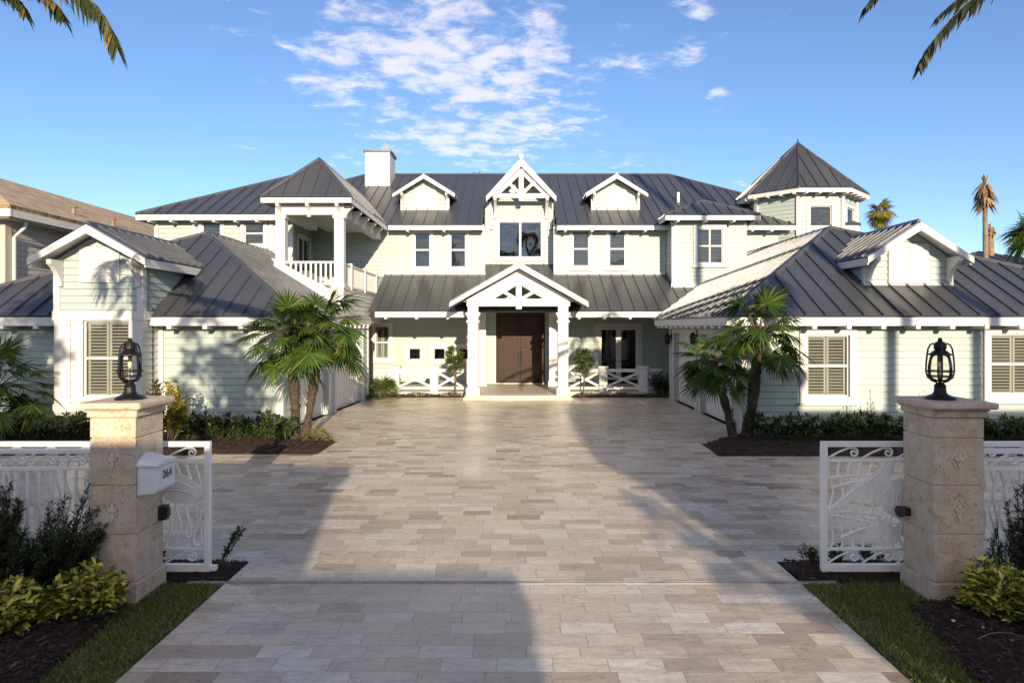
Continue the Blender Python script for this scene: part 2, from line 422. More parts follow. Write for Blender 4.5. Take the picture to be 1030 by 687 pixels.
# ------------------------------------------------------------------ mesh building
class MB:
    def __init__(s):
        s.v = []; s.f = []; s.mi = []; s.cur = 0; s.pieces = []

    def quadv(s, pts):
        i = len(s.v)
        s.v.extend(tuple(p) for p in pts)
        s.f.append(tuple(range(i, i + len(pts)))); s.mi.append(s.cur)

    def box(s, x0, x1, y0, y1, z0, z1):
        s.obox(V(((x0 + x1) / 2, (y0 + y1) / 2, (z0 + z1) / 2)), V((abs(x1 - x0) / 2, 0, 0)), V((0, abs(y1 - y0) / 2, 0)), V((0, 0, abs(z1 - z0) / 2)))

    def obox(s, c, a, b, d):
        i = len(s.v)
        for sx, sy, sz in ((-1, -1, -1), (1, -1, -1), (1, 1, -1), (-1, 1, -1), (-1, -1, 1), (1, -1, 1), (1, 1, 1), (-1, 1, 1)):
            s.v.append(tuple(c + a * sx + b * sy + d * sz))
        flip = a.cross(b).dot(d) < 0
        for q in ((0, 3, 2, 1), (4, 5, 6, 7), (0, 1, 5, 4), (1, 2, 6, 5), (2, 3, 7, 6), (3, 0, 4, 7)):
            if flip: q = q[::-1]
            s.f.append(tuple(i + k for k in q)); s.mi.append(s.cur)

    def piece(s):
        q = MB(); s.pieces.append(q)
        return q

    def beam(s, p, q, w, h, up=V((0, 0, 1))):
        """bar from p to q, w wide (sideways) and h deep (along up), centred on the line"""
        p = V(p); q = V(q)
        d = (q - p)
        a = d.cross(up)
        if a.length < 1e-6: a = d.cross(V((0, 1, 0)))
        a.normalize()
        u = a.cross(d).normalized()
        s.obox((p + q) / 2, a * (w / 2), d / 2, u * (h / 2))

    def prism(s, poly, ext):
        """closed polygon (3D points, in order) pushed along ext"""
        n = len(poly); i = len(s.v)
        ext = V(ext)
        nr = V((0, 0, 0))
        for k in range(n):
            nr += V(poly[k]).cross(V(poly[(k + 1) % n]))
        if nr.dot(ext) > 0:
            poly = poly[::-1]
        s.v.extend(tuple(V(p)) for p in poly)
        s.v.extend(tuple(V(p) + ext) for p in poly)
        s.f.append(tuple(range(i, i + n))); s.mi.append(s.cur)
        s.f.append(tuple(range(i + 2 * n - 1, i + n - 1, -1))); s.mi.append(s.cur)
        for k in range(n):
            k2 = (k + 1) % n
            s.f.append((i + k2, i + k, i + n + k, i + n + k2)); s.mi.append(s.cur)

    def tube(s, pts, rad, n=8, cap=True):
        pts = [V(p) for p in pts]
        if not isinstance(rad, (list, tuple)): rad = [rad] * len(pts)
        i0 = len(s.v)
        ref = V((0.13, 0.31, 0.94))
        prev = None
        for k, p in enumerate(pts):
            d = (pts[min(k + 1, len(pts) - 1)] - pts[max(k - 1, 0)]).normalized()
            if prev is None:
                a = d.cross(ref)
                if a.length < 1e-3: a = d.cross(V((1, 0, 0)))
            else:
                a = prev - d * prev.dot(d)
            a.normalize(); prev = a
            b = d.cross(a)
            for j in range(n):
                an = 2 * pi * j / n
                s.v.append(tuple(p + (a * cos(an) + b * sin(an)) * rad[k]))
        for k in range(len(pts) - 1):
            for j in range(n):
                j2 = (j + 1) % n
                s.f.append((i0 + k * n + j, i0 + k * n + j2, i0 + (k + 1) * n + j2, i0 + (k + 1) * n + j)); s.mi.append(s.cur)
        if cap:
            s.f.append(tuple(i0 + j for j in range(n))[::-1]); s.mi.append(s.cur)
            e = i0 + (len(pts) - 1) * n
            s.f.append(tuple(e + j for j in range(n))); s.mi.append(s.cur)

    def lathe(s, c, prof, n=20):
        """profile of (radius, height) turned about the vertical through c"""
        c = V(c); i0 = len(s.v)
        for r, h in prof:
            for j in range(n):
                an = 2 * pi * j / n
                s.v.append((c.x + r * cos(an), c.y + r * sin(an), c.z + h))
        for k in range(len(prof) - 1):
            for j in range(n):
                j2 = (j + 1) % n
                s.f.append((i0 + k * n + j, i0 + k * n + j2, i0 + (k + 1) * n + j2, i0 + (k + 1) * n + j)); s.mi.append(s.cur)
        s.f.append(tuple(i0 + j for j in range(n))[::-1]); s.mi.append(s.cur)
        e = i0 + (len(prof) - 1) * n
        s.f.append(tuple(e + j for j in range(n))); s.mi.append(s.cur)

    def blade(s, b, d, L, w, nrm, droop=0.0, wide=0.45, fold=0.0):
        """a leaf: base point, narrow base, widest at `wide`, pointed tip"""
        d = d.normalized()
        a = d.cross(nrm)
        if a.length < 1e-4: a = d.cross(V((0.3, 0.5, 0.8)))
        a.normalize()
        g = V((0, 0, -1))
        m = b + d * L * wide + g * (droop * L * wide * wide)
        t = b + d * L + g * (droop * L)
        i = len(s.v)
        s.v.extend((tuple(b - a * w * 0.12), tuple(b + a * w * 0.12), tuple(m + a * w / 2), tuple(m - a * w / 2), tuple(t)))
        s.f.append((i, i + 1, i + 2, i + 3)); s.mi.append(s.cur)
        s.f.append((i + 3, i + 2, i + 4)); s.mi.append(s.cur)

    def build(s, name, mats, parent=None, org=None, smooth=False, bevel=0.0):
        if isinstance(mats, str): mats = [mats]
        if s.pieces:          # boards kept apart: each one an object
            ps = [q.build(name, mats, parent, org, smooth, bevel) for q in s.pieces]
            return ps[-1]
        if org is None:
            org = parent['_o'] if parent is not None else (0, 0, 0)
        org = V(org)
        me = bpy.data.meshes.new(name)
        me.from_pydata([(p[0] - org.x, p[1] - org.y, p[2] - org.z) for p in s.v], [], s.f)
        for m in mats:
            me.materials.append(MATS[m])
        if len(mats) > 1:
            me.polygons.foreach_set('material_index', s.mi)
        if smooth:
            me.polygons.foreach_set('use_smooth', [True] * len(me.polygons))
        me.update()
        o = bpy.data.objects.new(name, me)
        COL.objects.link(o)
        if parent is not None:
            o.parent = parent
        else:
            o.location = org
        o['_o'] = tuple(org)
        if bevel:
            bv = o.modifiers.new('bevel', 'BEVEL')
            bv.width = bevel; bv.segments = 2; bv.limit_method = 'ANGLE'
        return o


def thing(name, label, cat, loc=(0, 0, 0), group=None):
    o = bpy.data.objects.new(name, None)
    o.empty_display_size = 0.2
    COL.objects.link(o)
    o.location = loc
    o['_o'] = tuple(loc)
    tag(o, label, cat, group)
    return o


def tag(o, label, cat, group=None, kind=None):
    o['label'] = label
    o['category'] = cat
    if group: o['group'] = group
    if kind: o['kind'] = kind
    return o


def copy_tree(src, loc, rz=0.0, sc=1.0, label=None):
    kids = [o for o in bpy.data.objects if o.parent == src]
    r = src.copy(); COL.objects.link(r)
    r.location = loc; r.rotation_euler = (0, 0, rz); r.scale = (sc, sc, sc)
    if label: r['label'] = label
    for k in kids:
        c = k.copy(); COL.objects.link(c); c.parent = r
        for g in [o for o in bpy.data.objects if o.parent == k]:
            d = g.copy(); COL.objects.link(d); d.parent = c
    return r
# ------------------------------------------------------------------ the setting
def ground():
    g = MB()
    g.quadv([(-900, -900, -0.03), (900, -900, -0.03), (900, 1500, -0.03), (-900, 1500, -0.03)])
    o = g.build('ground', 'lawn_soil'); o['kind'] = 'structure'
    d = MB()
    # approach strip between the gates, then the wide court
    d.quadv([(-2.9, -4.5, 0), (2.92, -4.5, 0), (2.92, 6.62, 0), (-2.9, 6.62, 0)])
    d.quadv([(-2.9, 6.62, 0), (2.92, 6.62, 0), (2.92, 7.25, 0), (-2.9, 7.25, 0)])
    d.quadv([(-17, 7.25, 0), (18, 7.25, 0), (18, 13.2, 0), (-17, 13.2, 0)])
    d.quadv([(-6.3, 13.2, 0), (6.3, 13.2, 0), (6.3, 24.0, 0), (-6.3, 24.0, 0)])
    o = d.build('driveway', 'travertine_pavers'); o['kind'] = 'structure'
    st = MB(); st.quadv([(-300, -12, -0.02), (300, -12, -0.02), (300, -4.65, -0.02), (-300, -4.65, -0.02)])
    o = st.build('street', 'asphalt'); o['kind'] = 'structure'
    k = MB(); k.box(-300, 300, -4.65, -4.5, -0.1, -0.002)
    o = k.build('kerb', 'kerb'); o['kind'] = 'structure'


ground()

HOUSE = thing('mansion', 'large pale green two storey house with grey metal roofs and white trim', 'house', (0, 24, 0))


# ------------------------------------------------------------------ wall, roof and window builders
LAP = 0.165


def wall(mb, a, b, z0, z1, openings=(), ulim=None, lap=LAP, depth=0.14, mat_plain=False):
    """lap-sided wall from a to b (outward is right of a->b); real laps, openings cut, reveals and an inner face"""
    a = V((a[0], a[1], 0)); b = V((b[0], b[1], 0))
    d = b - a; L = d.length; d.normalize()
    n = V((d.y, -d.x, 0))

    def pt(u, z, off):
        return a + d * u + n * off + V((0, 0, z))
    zs = {z0, z1}
    k = floor(z0 / lap)
    while k * lap < z1:
        if k * lap > z0: zs.add(k * lap)
        k += 1
    for o in openings: zs.add(o[2]); zs.add(o[3])
    for k in range(int(floor(z0 / lap)), int(z1 / lap) + 1): zs.add(k * lap + .008)
    zs = sorted(z for z in zs if z0 - 1e-6 <= z <= z1 + 1e-6)
    for za, zb in zip(zs[:-1], zs[1:]):
        if zb - za < 1e-5: continue
        mid = (za + zb) / 2
        c = floor(mid / lap + 1e-6)
        oa = 0.020 * (1 - (za / lap - c)); ob = 0.020 * (1 - (zb / lap - c))
        if (mid / lap - c) * lap < .008: oa = ob = -0.012      # shadow gap at the butt of each board
        la, ra = (0, L) if ulim is None else ulim(za)
        lb, rb = (0, L) if ulim is None else ulim(zb)
        cuts = sorted((o[0], o[1]) for o in openings if o[2] < mid < o[3])
        segs = []; cu = None
        edges = [('L', la, lb)]
        for o in cuts: edges += [('o', o[0], o[0]), ('o', o[1], o[1])]
        edges.append(('R', ra, rb))
        for e0, e1 in zip(edges[0::2], edges[1::2]):
            if e1[1] - e0[1] < 1e-4 and e1[2] - e0[2] < 1e-4: continue
            mb.quadv([pt(e0[1], za, oa), pt(e1[1], za, oa), pt(e1[2], zb, ob), pt(e0[2], zb, ob)])
            mb.quadv([pt(e0[1], za, -depth), pt(e0[2], zb, -depth), pt(e1[2], zb, -depth), pt(e1[1], za, -depth)])
            if oa > 0 and (za / lap - c) * lap < .02:   # butt of the board
                mb.quadv([pt(e0[1], za, -.012), pt(e1[1], za, -.012), pt(e1[1], za, oa), pt(e0[1], za, oa)])
    for o in openings:
        for (p, q) in (((o[0], o[2]), (o[1], o[2])), ((o[1], o[2]), (o[1], o[3])), ((o[1], o[3]), (o[0], o[3])), ((o[0], o[3]), (o[0], o[2]))):
            mb.quadv([pt(p[0], p[1], 0.017), pt(q[0], q[1], 0.017), pt(q[0], q[1], -depth), pt(p[0], p[1], -depth)])


def roof_face(mb, poly, spacing=0.46, thick=0.07, rib=0.045, phase=0.0):
    """a standing-seam roof plane: slab with raised seams running up the slope. slot 0 metal, slot 1 soffit"""
    poly = [V(p) for p in poly]
    n = V((0, 0, 0))
    for k in range(len(poly)):
        n += poly[k].cross(poly[(k + 1) % len(poly)])
    n.normalize()
    if n.z < 0:
        poly = poly[::-1]; n = -n
    e = V((0, 0, 1)).cross(n).normalized()
    s = n.cross(e).normalized()
    mb.cur = 0
    i = len(mb.v)
    m = len(poly)
    mb.quadv(poly)
    mb.cur = 1
    mb.quadv([p - n * thick for p in poly[::-1]])
    mb.cur = 0
    for k in range(m):
        p, q = poly[k], poly[(k + 1) % m]
        mb.quadv([p, p - n * thick, q - n * thick, q])
    pe = [p.dot(e) for p in poly]; ps = [p.dot(s) for p in poly]; h = poly[0].dot(n)
    k = floor((min(pe) - phase) / spacing) + 1
    while k * spacing + phase < max(pe):
        x = k * spacing + phase
        cr = []
        for j in range(m):
            a, b = pe[j], pe[(j + 1) % m]
            if (a - x) * (b - x) < 0:
                f = (x - a) / (b - a)
                cr.append(ps[j] + f * (ps[(j + 1) % m] - ps[j]))
        cr.sort()
        for y0, y1 in zip(cr[0::2], cr[1::2]):
            if y1 - y0 > 0.15:
                c = e * x + s * ((y0 + y1) / 2) + n * (h + rib / 2)
                mb.obox(c, e * 0.0125, s * ((y1 - y0) / 2 - 0.01), n * (rib / 2))
        k += 1


def cap(mb, p, q, w=0.16, h=0.05):
    mb.cur = 0
    p = V(p); q = V(q); a = (q - p).cross(V((0, 0, 1))).normalized() * (w / 2)
    z0, z1 = V((0, 0, -.03)), V((0, 0, h + .02))
    mb.prism([p - a + z0, p + a + z0, p + a * .25 + z1, p - a * .25 + z1], q - p)


def fascia(mb, p, q, h=0.2, t=0.04, drop=0.035):
    p = V(p) - V((0, 0, drop + h / 2)); q = V(q) - V((0, 0, drop + h / 2))
    mb.piece().beam(p, q, t, h)


def tails(p, q, inward, spacing, parent, size=(0.09, 0.11, 0.5), zoff=-0.25, first=0.3):
    """rafter tails under an eave, each a part"""
    p = V(p); q = V(q); L = (q - p).length; d = (q - p).normalized(); inward = V(inward).normalized()
    u = first
    while u < L - 0.1:
        m = MB()
        c = p + d * u + inward * (size[2] / 2 - 0.05) + V((0, 0, zoff - size[1] / 2 + 0.05))
        m.obox(c, d * size[0] / 2, inward * size[2] / 2, V((0, 0, size[1] / 2)))
        m.build('rafter_tail', 'white_trim', parent)
        u += spacing


def rect_frame(mb, pt, u0, u1, z0, z1, w, o0, o1):
    """four boards round an opening; pt(u,z,off) maps wall space to the world"""
    def bx(ua, ub, za, zb):
        c = [pt(u, z, o) for o in (o0, o1) for (u, z) in ((ua, za), (ub, za), (ub, zb), (ua, zb))]
        mb.prism(c[:4], c[4] - c[0])
    bx(u0 - w, u0, z0 - w, z1 + w); bx(u1, u1 + w, z0 - w, z1 + w)
    bx(u0, u1, z1, z1 + w); bx(u0, u1, z0 - w, z0)


def wall_pt(a, b):
    a = V((a[0], a[1], 0)); b = V((b[0], b[1], 0)); d = (b - a).normalized(); n = V((d.y, -d.x, 0))
    return lambda u, z, o: a + d * u + n * o + V((0, 0, z))


def window(a, b, u0, u1, z0, z1, kind='hung', casing=0.11, inside='shutter', parent=None, sill=True, gmat='window_glass', name='window', proud=0.045):
    parent = parent or HOUSE
    pt = wall_pt(a, b)
    m = MB()
    rect_frame(m, pt, u0, u1, z0, z1, casing, 0.0, proud)
    if sill:
        c = [pt(u, z, o) for o in (0.0, proud + 0.05) for (u, z) in ((u0 - casing - .04, z0 - casing - .03), (u1 + casing + .04, z0 - casing - .03), (u1 + casing + .04, z0 - casing + .03), (u0 - casing - .04, z0 - casing + .03))]
        m.prism(c[:4], c[4] - c[0])
    w = m.build(name, 'white_trim', parent)
    s = MB()
    t = 0.04
    rect_frame(s, pt, u0 + t, u1 - t, z0 + t, z1 - t, t, -0.06, -0.015)
    zm = (z0 + z1) / 2

    def bar(ua, ub, za, zb, o0=-0.06, o1=-0.018):
        c = [pt(u, z, o) for o in (o0, o1) for (u, z) in ((ua, za), (ub, za), (ub, zb), (ua, zb))]
        s.prism(c[:4], c[4] - c[0])
    um = (u0 + u1) / 2
    if kind in ('hung', 'grid'): bar(u0 + t, u1 - t, zm - 0.03, zm + 0.03, -0.055, -0.005)
    if kind == 'grid': bar(um - .03, um + .03, z0 + t, zm - .03); bar(um - .03, um + .03, zm + .03, z1 - t)
    if kind == 'twin': bar(um - .045, um + .045, z0 + t, z1 - t, -0.055, 0.0)
    s.build('sash', 'white_trim', w)
    g = MB()
    g.quadv([pt(u0 + t, z0 + t, -0.035), pt(u1 - t, z0 + t, -0.035), pt(u1 - t, z1 - t, -0.035), pt(u0 + t, z1 - t, -0.035)])
    g.build('glass_pane', gmat, w)
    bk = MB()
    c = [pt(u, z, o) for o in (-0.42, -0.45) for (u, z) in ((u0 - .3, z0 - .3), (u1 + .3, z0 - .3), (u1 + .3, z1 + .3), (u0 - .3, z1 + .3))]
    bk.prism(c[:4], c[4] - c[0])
    bk.build('dark_room_sheet', 'dark_room', w)  # near-black sheet standing in for the unlit room behind the glass
    if inside in ('shutter', 'blind'):
        halves = [(u0 + .05, um - .01), (um + .01, u1 - .05)] if inside == 'shutter' else [(u0 + .05, u1 - .05)]
        for ua, ub in halves:
            h = MB()
            if inside == 'shutter':
                rect_frame(h, pt, ua + .05, ub - .05, z0 + .08, z1 - .08, .05, -0.12, -0.085)
                zz, step, wd = z0 + .12, 0.075, 0.075
            else:
                zz, step, wd = z0 + .06, 0.055, 0.05
            while zz < z1 - .09:
                uaa, ubb = (ua + .05, ub - .05) if inside == 'shutter' else (ua, ub)
                tilt = 0.3
                dz = wd / 2 * sin(tilt + .15); do = wd / 2 * cos(tilt + .15)
                p4 = [pt(uaa, zz - dz, -0.10 + do), pt(ubb, zz - dz, -0.10 + do), pt(ubb, zz + dz, -0.10 - do), pt(uaa, zz + dz, -0.10 - do)]
                h.prism(p4, V((0, 0, 0.008)))
                zz += step
            h.build('louvered_shutter' if inside == 'shutter' else 'window_blind', 'shutter' if inside == 'shutter' else 'blind', w)
    return w


def board(p0, p1, name='corner_board', mat='white_trim', parent=None):
    m = MB(); m.box(p0[0], p1[0], p0[1], p1[1], p0[2], p1[2])
    return m.build(name, mat, parent or HOUSE)


def bracket(x, y, ztop, reach=0.5, drop=0.55, w=0.1, parent=None, out=V((0, -1, 0))):
    """a curved timber corbel under an overhang"""
    m = MB()
    out = V(out); side = out.cross(V((0, 0, 1)))
    base = V((x, y, ztop)) - side * (w / 2)
    pts = [base, base + out * reach]
    pts.append(base + out * reach + V((0, 0, -0.1)))
    for k in range(1, 7):
        f = k / 7
        pts.append(base + out * (reach * (1 - f) ** 1.7 * 0.95 + 0.07 * f) + V((0, 0, -0.1 - (drop - 0.1) * f)))
    pts.append(base + out * 0.08 + V((0, 0, -drop)))
    pts.append(base + V((0, 0, -drop)))
    m.prism(pts, side * w)
    return m.build('bracket', 'white_trim', parent or HOUSE)


# ------------------------------------------------------------------ main block, ground floor
A, B = (-6.6, 27.6), (7.2, 27.6)
u = lambda px, D=27.6: X(px, D) + 6.6
gl = [('win', u(377.5), u(391.5), Z(361, 27.6), Z(328, 27.6))]
smalls = [(u(411), u(423.3), Z(362, 27.6), Z(350, 27.6)), (u(436), u(448), Z(362, 27.6), Z(350, 27.6)), (u(460.5), u(473), Z(362, 27.6), Z(350, 27.6))]
door_o = (u(499), u(548), 0.17, 3.42)
fr_o = (u(602.5), u(642), 0.17, Z(329, 27.6))
m = MB()
wall(m, A, B, 0.05, 4.7, [gl[0][1:]] + smalls + [door_o, fr_o])
m.build('ground_floor_wall', 'siding', HOUSE)
window(A, B, *gl[0][1:], casing=.14, inside='shutter')
for s_ in smalls:
    window(A, B, *s_, kind='plain', casing=.15, inside=None, sill=False, gmat='dark_glass', name='small_window')

# main entrance: dark timber double door with eased top corners
pt = wall_pt(A, B)
fr = MB()
rect_frame(fr, pt, door_o[0] + .06, door_o[1] - .06, door_o[2] + .1, door_o[3] - .06, .06, -0.12, 0.03)
c0 = .06
for side in (0, 1):   # rounded corner blocks
    uu = door_o[0] + c0 if side == 0 else door_o[1] - c0
    sg = 1 if side == 0 else -1
    zt = door_o[3] - c0
    pts = [pt(uu, zt, -.1)]
    for k in range(7):
        an = k / 6 * pi / 2
        pts.append(pt(uu + sg * .26 * (1 - sin(an)), zt - .26 * (1 - cos(an)), -.1))
    pts = [pts[0]] + pts[1:]
    fr.prism(pts, pt(0, 0, .02) - pt(0, 0, -.1))
DOOR = fr.build('entrance_door', 'dark_wood', HOUSE)
um_ = (door_o[0] + door_o[1]) / 2
for (ua, ub) in ((door_o[0] + .065, um_ - .005), (um_ + .005, door_o[1] - .065)):
    dm = MB()
    z0_, z1_ = door_o[2] + .04, door_o[3] - .065
    c = [pt(x_, z_, o) for o in (-0.11, -0.07) for (x_, z_) in ((ua, z0_), (ub, z0_), (ub, z1_), (ua, z1_))]
    dm.prism(c[:4], c[4] - c[0])
    st = .12
    rect_frame(dm, pt, ua + st, ub - st, z0_ + st + .1, z1_ - st - .12, st - .003, -0.071, -0.04)
    for za, zb in ((z0_ + .30, z0_ + .95), (z0_ + 1.13, z0_ + 2.05), (z0_ + 2.23, z1_ - .20)):
        dm.cur = 0
        if za > z0_ + .31:      # rail between the panels
            c = [pt(x_, z_, o) for o in (-0.071, -0.04) for (x_, z_) in ((ua + st, za - .16), (ub - st, za - .16), (ub - st, za - .02), (ua + st, za - .02))]
            dm.prism(c[:4], c[4] - c[0])
        dm.cur = 1
        for o1, q in ((-0.062, .04), (-0.05, .09)):      # raised and fielded panel
            c = [pt(x_, z_, o) for o in (-0.071, o1) for (x_, z_) in ((ua + st + q, za + q), (ub - st - q, za + q), (ub - st - q, zb - q), (ua + st + q, zb - q))]
            dm.prism(c[:4], c[4] - c[0])
    dm.build('door_leaf', ['dark_wood', 'door_wood'], DOOR)
    hm = MB()
    hu = ub - .06 if ua < um_ - .1 else ua + .06
    hm.tube([pt(hu, .95, .02), pt(hu, 1.5, .02)], .018, 8)
    hm.tube([pt(hu, 1.0, -.05), pt(hu, 1.0, .02)], .012, 6); hm.tube([pt(hu, 1.45, -.05), pt(hu, 1.45, .02)], .012, 6)
    hm.build('pull_handle', 'black_metal', DOOR)
km = MB(); km.lathe(pt(um_ + .12, 1.58, -.02), [(.02, -.03), (.05, -.02), (.055, 0), (.05, .02), (.02, .03)], 12)
km.build('door_lock', 'brass', DOOR)
tm = MB(); c = [pt(x_, z_, o) for o in (-.1, .06) for (x_, z_) in ((door_o[0], .171), (door_o[1], .171), (door_o[1], .21), (door_o[0], .21))]
tm.prism(c[:4], c[4] - c[0]); tm.build('threshold', 'stone_step', DOOR)
kp = MB(); c = [pt(x_, z_, o) for o in (.02, .06) for (x_, z_) in ((u(551), 1.38), (u(553.6), 1.38), (u(553.6), 1.6), (u(551), 1.6))]
kp.prism(c[:4], c[4] - c[0]); kp.build('entry_keypad', 'black_plastic', HOUSE)

# french door on the terrace
fd = MB()
rect_frame(fd, pt, fr_o[0], fr_o[1], fr_o[2] + .02, fr_o[3], .16, 0, .05)
FD = fd.build('french_door', 'white_trim', HOUSE)
um2 = (fr_o[0] + fr_o[1]) / 2
for ua, ub in ((fr_o[0], um2), (um2, fr_o[1])):
    lf = MB()
    rect_frame(lf, pt, ua + .11, ub - .11, fr_o[2] + .28, fr_o[3] - .12, .108, -.06, -.02)
    L_ = lf.build('door_leaf', 'white_trim', FD)
    gm = MB(); gm.quadv([pt(ua + .1, fr_o[2] + .27, -.04), pt(ub - .1, fr_o[2] + .27, -.04), pt(ub - .1, fr_o[3] - .11, -.04), pt(ua + .1, fr_o[3] - .11, -.04)])
    gm.build('glass_pane', 'dark_glass', FD)
    hm = MB(); hm.lathe(pt(ub - .05 if ua < um2 - .1 else ua + .05, 1.1, .0), [(.01, -.05), (.03, -.03), (.03, .03), (.01, .05)], 10)
    hm.build('door_knob', 'brass', FD)
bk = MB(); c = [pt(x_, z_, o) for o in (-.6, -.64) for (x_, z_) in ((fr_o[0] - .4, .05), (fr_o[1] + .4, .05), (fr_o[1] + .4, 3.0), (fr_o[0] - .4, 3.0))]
bk.prism(c[:4], c[4] - c[0]); bk.build('dark_room_sheet', 'dark_room', FD)  # black sheet in place of the terrace room's own darkness
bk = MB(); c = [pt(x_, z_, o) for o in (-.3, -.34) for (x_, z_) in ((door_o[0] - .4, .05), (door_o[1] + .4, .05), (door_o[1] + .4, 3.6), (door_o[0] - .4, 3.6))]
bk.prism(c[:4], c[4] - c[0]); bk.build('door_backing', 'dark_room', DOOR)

# terraces either side of the porch, with their white crossed railings
m = MB(); m.piece().box(-5.1, -1.72, 24.35, 27.58, 0, .165); m.piece().box(2.12, 5.62, 24.35, 27.58, 0, .165)
m.build('terrace', 'stone_step', HOUSE)


def x_rail(xs, y, posts_w, zb, zt, solid_ends=()):
    rail = MB()
    x0, x1 = xs[0], xs[-1]
    rail.box(x0, x1, y - .05, y + .05, zt - .12, zt); rail.box(x0, x1, y - .035, y + .035, zb + .06, zb + .16)
    R = rail.build('terrace_railing', 'white_trim', HOUSE)
    for a_, b_ in zip(xs[:-1], xs[1:]):
        c = MB()
        p0, p1 = V((a_ + .1, y, zb + .16)), V((b_ - .1, y, zt - .12))
        p2, p3 = V((a_ + .1, y, zt - .12)), V((b_ - .1, y, zb + .16))
        c.beam(p0, p1, .06, .08, V((0, 0, 1))); c.beam(p2 + V((0, .004, 0)), p3 + V((0, .004, 0)), .06, .08, V((0, 0, 1)))
        c.build('cross_brace', 'white_trim', R)
    for x_ in posts_w:
        p = MB(); p.box(x_ - .15, x_ + .15, y - .15, y + .15, zb, zt + .04); p.box(x_ - .19, x_ + .19, y - .19, y + .19, zt + .04, zt + .1)
        p.build('railing_post', 'white_trim', R)


DR = 24.6
x_rail([-5.15, X(398, DR), X(437, DR), -1.75], DR, [X(398, DR), X(437, DR)], .165, Z(371, DR))
x_rail([2.1, X(606.5, DR), X(646.5, DR), 5.6], DR, [X(606.5, DR), X(646.5, DR)], .165, Z(371, DR))

# ------------------------------------------------------------------ skirt roof over the ground floor
m = MB()
zs0, sk = 3.16, .51
m.cur = 0
roof_face(m, [(-5.35, 24.4, zs0), (-1.9, 24.4, zs0), (-1.9, 27.7, zs0 + sk * 3.3), (-5.35, 27.7, zs0 + sk * 3.3)])
roof_face(m, [(2.3, 24.4, zs0), (6.0, 24.4, zs0), (9.0, 27.7, zs0 + sk * 3.3), (2.3, 27.7, zs0 + sk * 3.3)])
roof_face(m, [(-1.9, 24.4, zs0), (2.3, 24.4, zs0), (2.3, 27.7, zs0 + sk * 3.3), (1.8, 27.7, zs0 + sk * 3.3), (1.8, 28.7, zs0 + sk * 4.3), (-1.17, 28.7, zs0 + sk * 4.3), (-1.17, 27.7, zs0 + sk * 3.3), (-1.9, 27.7, zs0 + sk * 3.3)])
SK = m.build('skirt_roof', ['roof_metal', 'soffit'], HOUSE)
m = MB(); fascia(m, (-5.1, 24.43, zs0), (-1.75, 24.43, zs0), .2); fascia(m, (2.15, 24.43, zs0), (5.75, 24.43, zs0), .2)
m.build('fascia', 'white_trim', SK)
tails((-5.0, 24.43, zs0), (-1.8, 24.43, zs0), (0, 1, 0), 1.15, HOUSE, zoff=-.24)
tails((2.2, 24.43, zs0), (5.6, 24.43, zs0), (0, 1, 0), 0.95, HOUSE, zoff=-.24)

# ------------------------------------------------------------------ main block, upper floor
ZE = 6.77; SL = .55
def upper_wall(a, b, z0, z1, wins=(), name='upper_wall', inside='shutter', kind='hung', casing=.14, ulim=None):
    m = MB(); wall(m, a, b, z0, z1, wins, ulim); m.build(name, 'siding', HOUSE)
    for w in wins: window(a, b, *w, kind=kind, casing=casing, inside=inside)


LB = ((-8.37, 27.6), (-1.17, 27.6))
ul = lambda px: X(px, 27.6) + 8.37
upper_wall(*LB, 3.7, ZE + .1, [(ul(417), ul(432.7), Z(269, 27.6), Z(234, 27.6)), (ul(453), ul(468.6), Z(269, 27.6), Z(234, 27.6))], inside='dark')
RB = ((1.80, 27.6), (6.5, 27.6))
ur = lambda px: X(px, 27.6) - 1.80
upper_wall(*RB, 4.5, ZE + .1, [(ur(576), ur(592.5), Z(268, 27.6), Z(233, 27.6)), (ur(612.7), ur(629), Z(268, 27.6), Z(233, 27.6))], inside='blind')
# projecting bay
PB = ((6.5, 26.4), (9.35, 26.4))
up_ = lambda px: X(px, 26.4) - 6.5
upper_wall(*PB, 3.9, ZE + .3, [(up_(701), up_(727), Z(265, 26.4), Z(230, 26.4))], kind='grid', inside='blind')
upper_wall((6.5, 27.6), (6.5, 26.4), 3.9, ZE + .3)
upper_wall((9.35, 26.4), (9.35, 27.6), 3.9, ZE + .3)
upper_wall((9.35, 27.6), (13.9, 27.6), 4.0, ZE + .1)
for x_, y_ in ((6.42, 26.36), (9.3, 26.36)):
    board((x_, y_, 3.95), (x_ + .15, y_ + .15, ZE))
for x_, y_, z_ in ((-1.27, 27.55, 4.72), (1.75, 27.55, 4.72)):
    board((x_, y_, z_), (x_ + .14, y_ + .14, ZE))
for x0_, x1_ in ((-5.3, -1.12), (1.76, 6.42)):
    board((x0_, 27.53, 4.66), (x1_, 27.59, 4.86), 'belt_board')
board((6.4, 26.34, 4.1), (9.45, 26.395, 4.3), 'belt_board')
# recessed centre with the tall gable
CG = ((-1.17, 28.6), (1.80, 28.6))
uc = lambda px: X(px, 28.6) + 1.17
apz = 9.55
cx = .39
def glim(z):
    if z < 7.9: return (0, 2.97)
    hw = max(0.0, (apz - z) / 1.12)
    return (max(0, 1.56 - hw), min(2.97, 1.56 + hw))
cw = [(uc(501.5), uc(545), Z(259, 28.6), Z(223, 28.6))]
m = MB(); wall(m, *CG, 4.6, 9.5, cw, glim); m.build('upper_wall', 'siding', HOUSE)
window(*CG, *cw[0], kind='twin', casing=.13, inside=None, gmat='dark_glass')
upper_wall((-1.17, 27.6), (-1.17, 28.6), 4.6, ZE + .5)
upper_wall((1.80, 28.6), (1.80, 27.6), 4.6, ZE + .5)
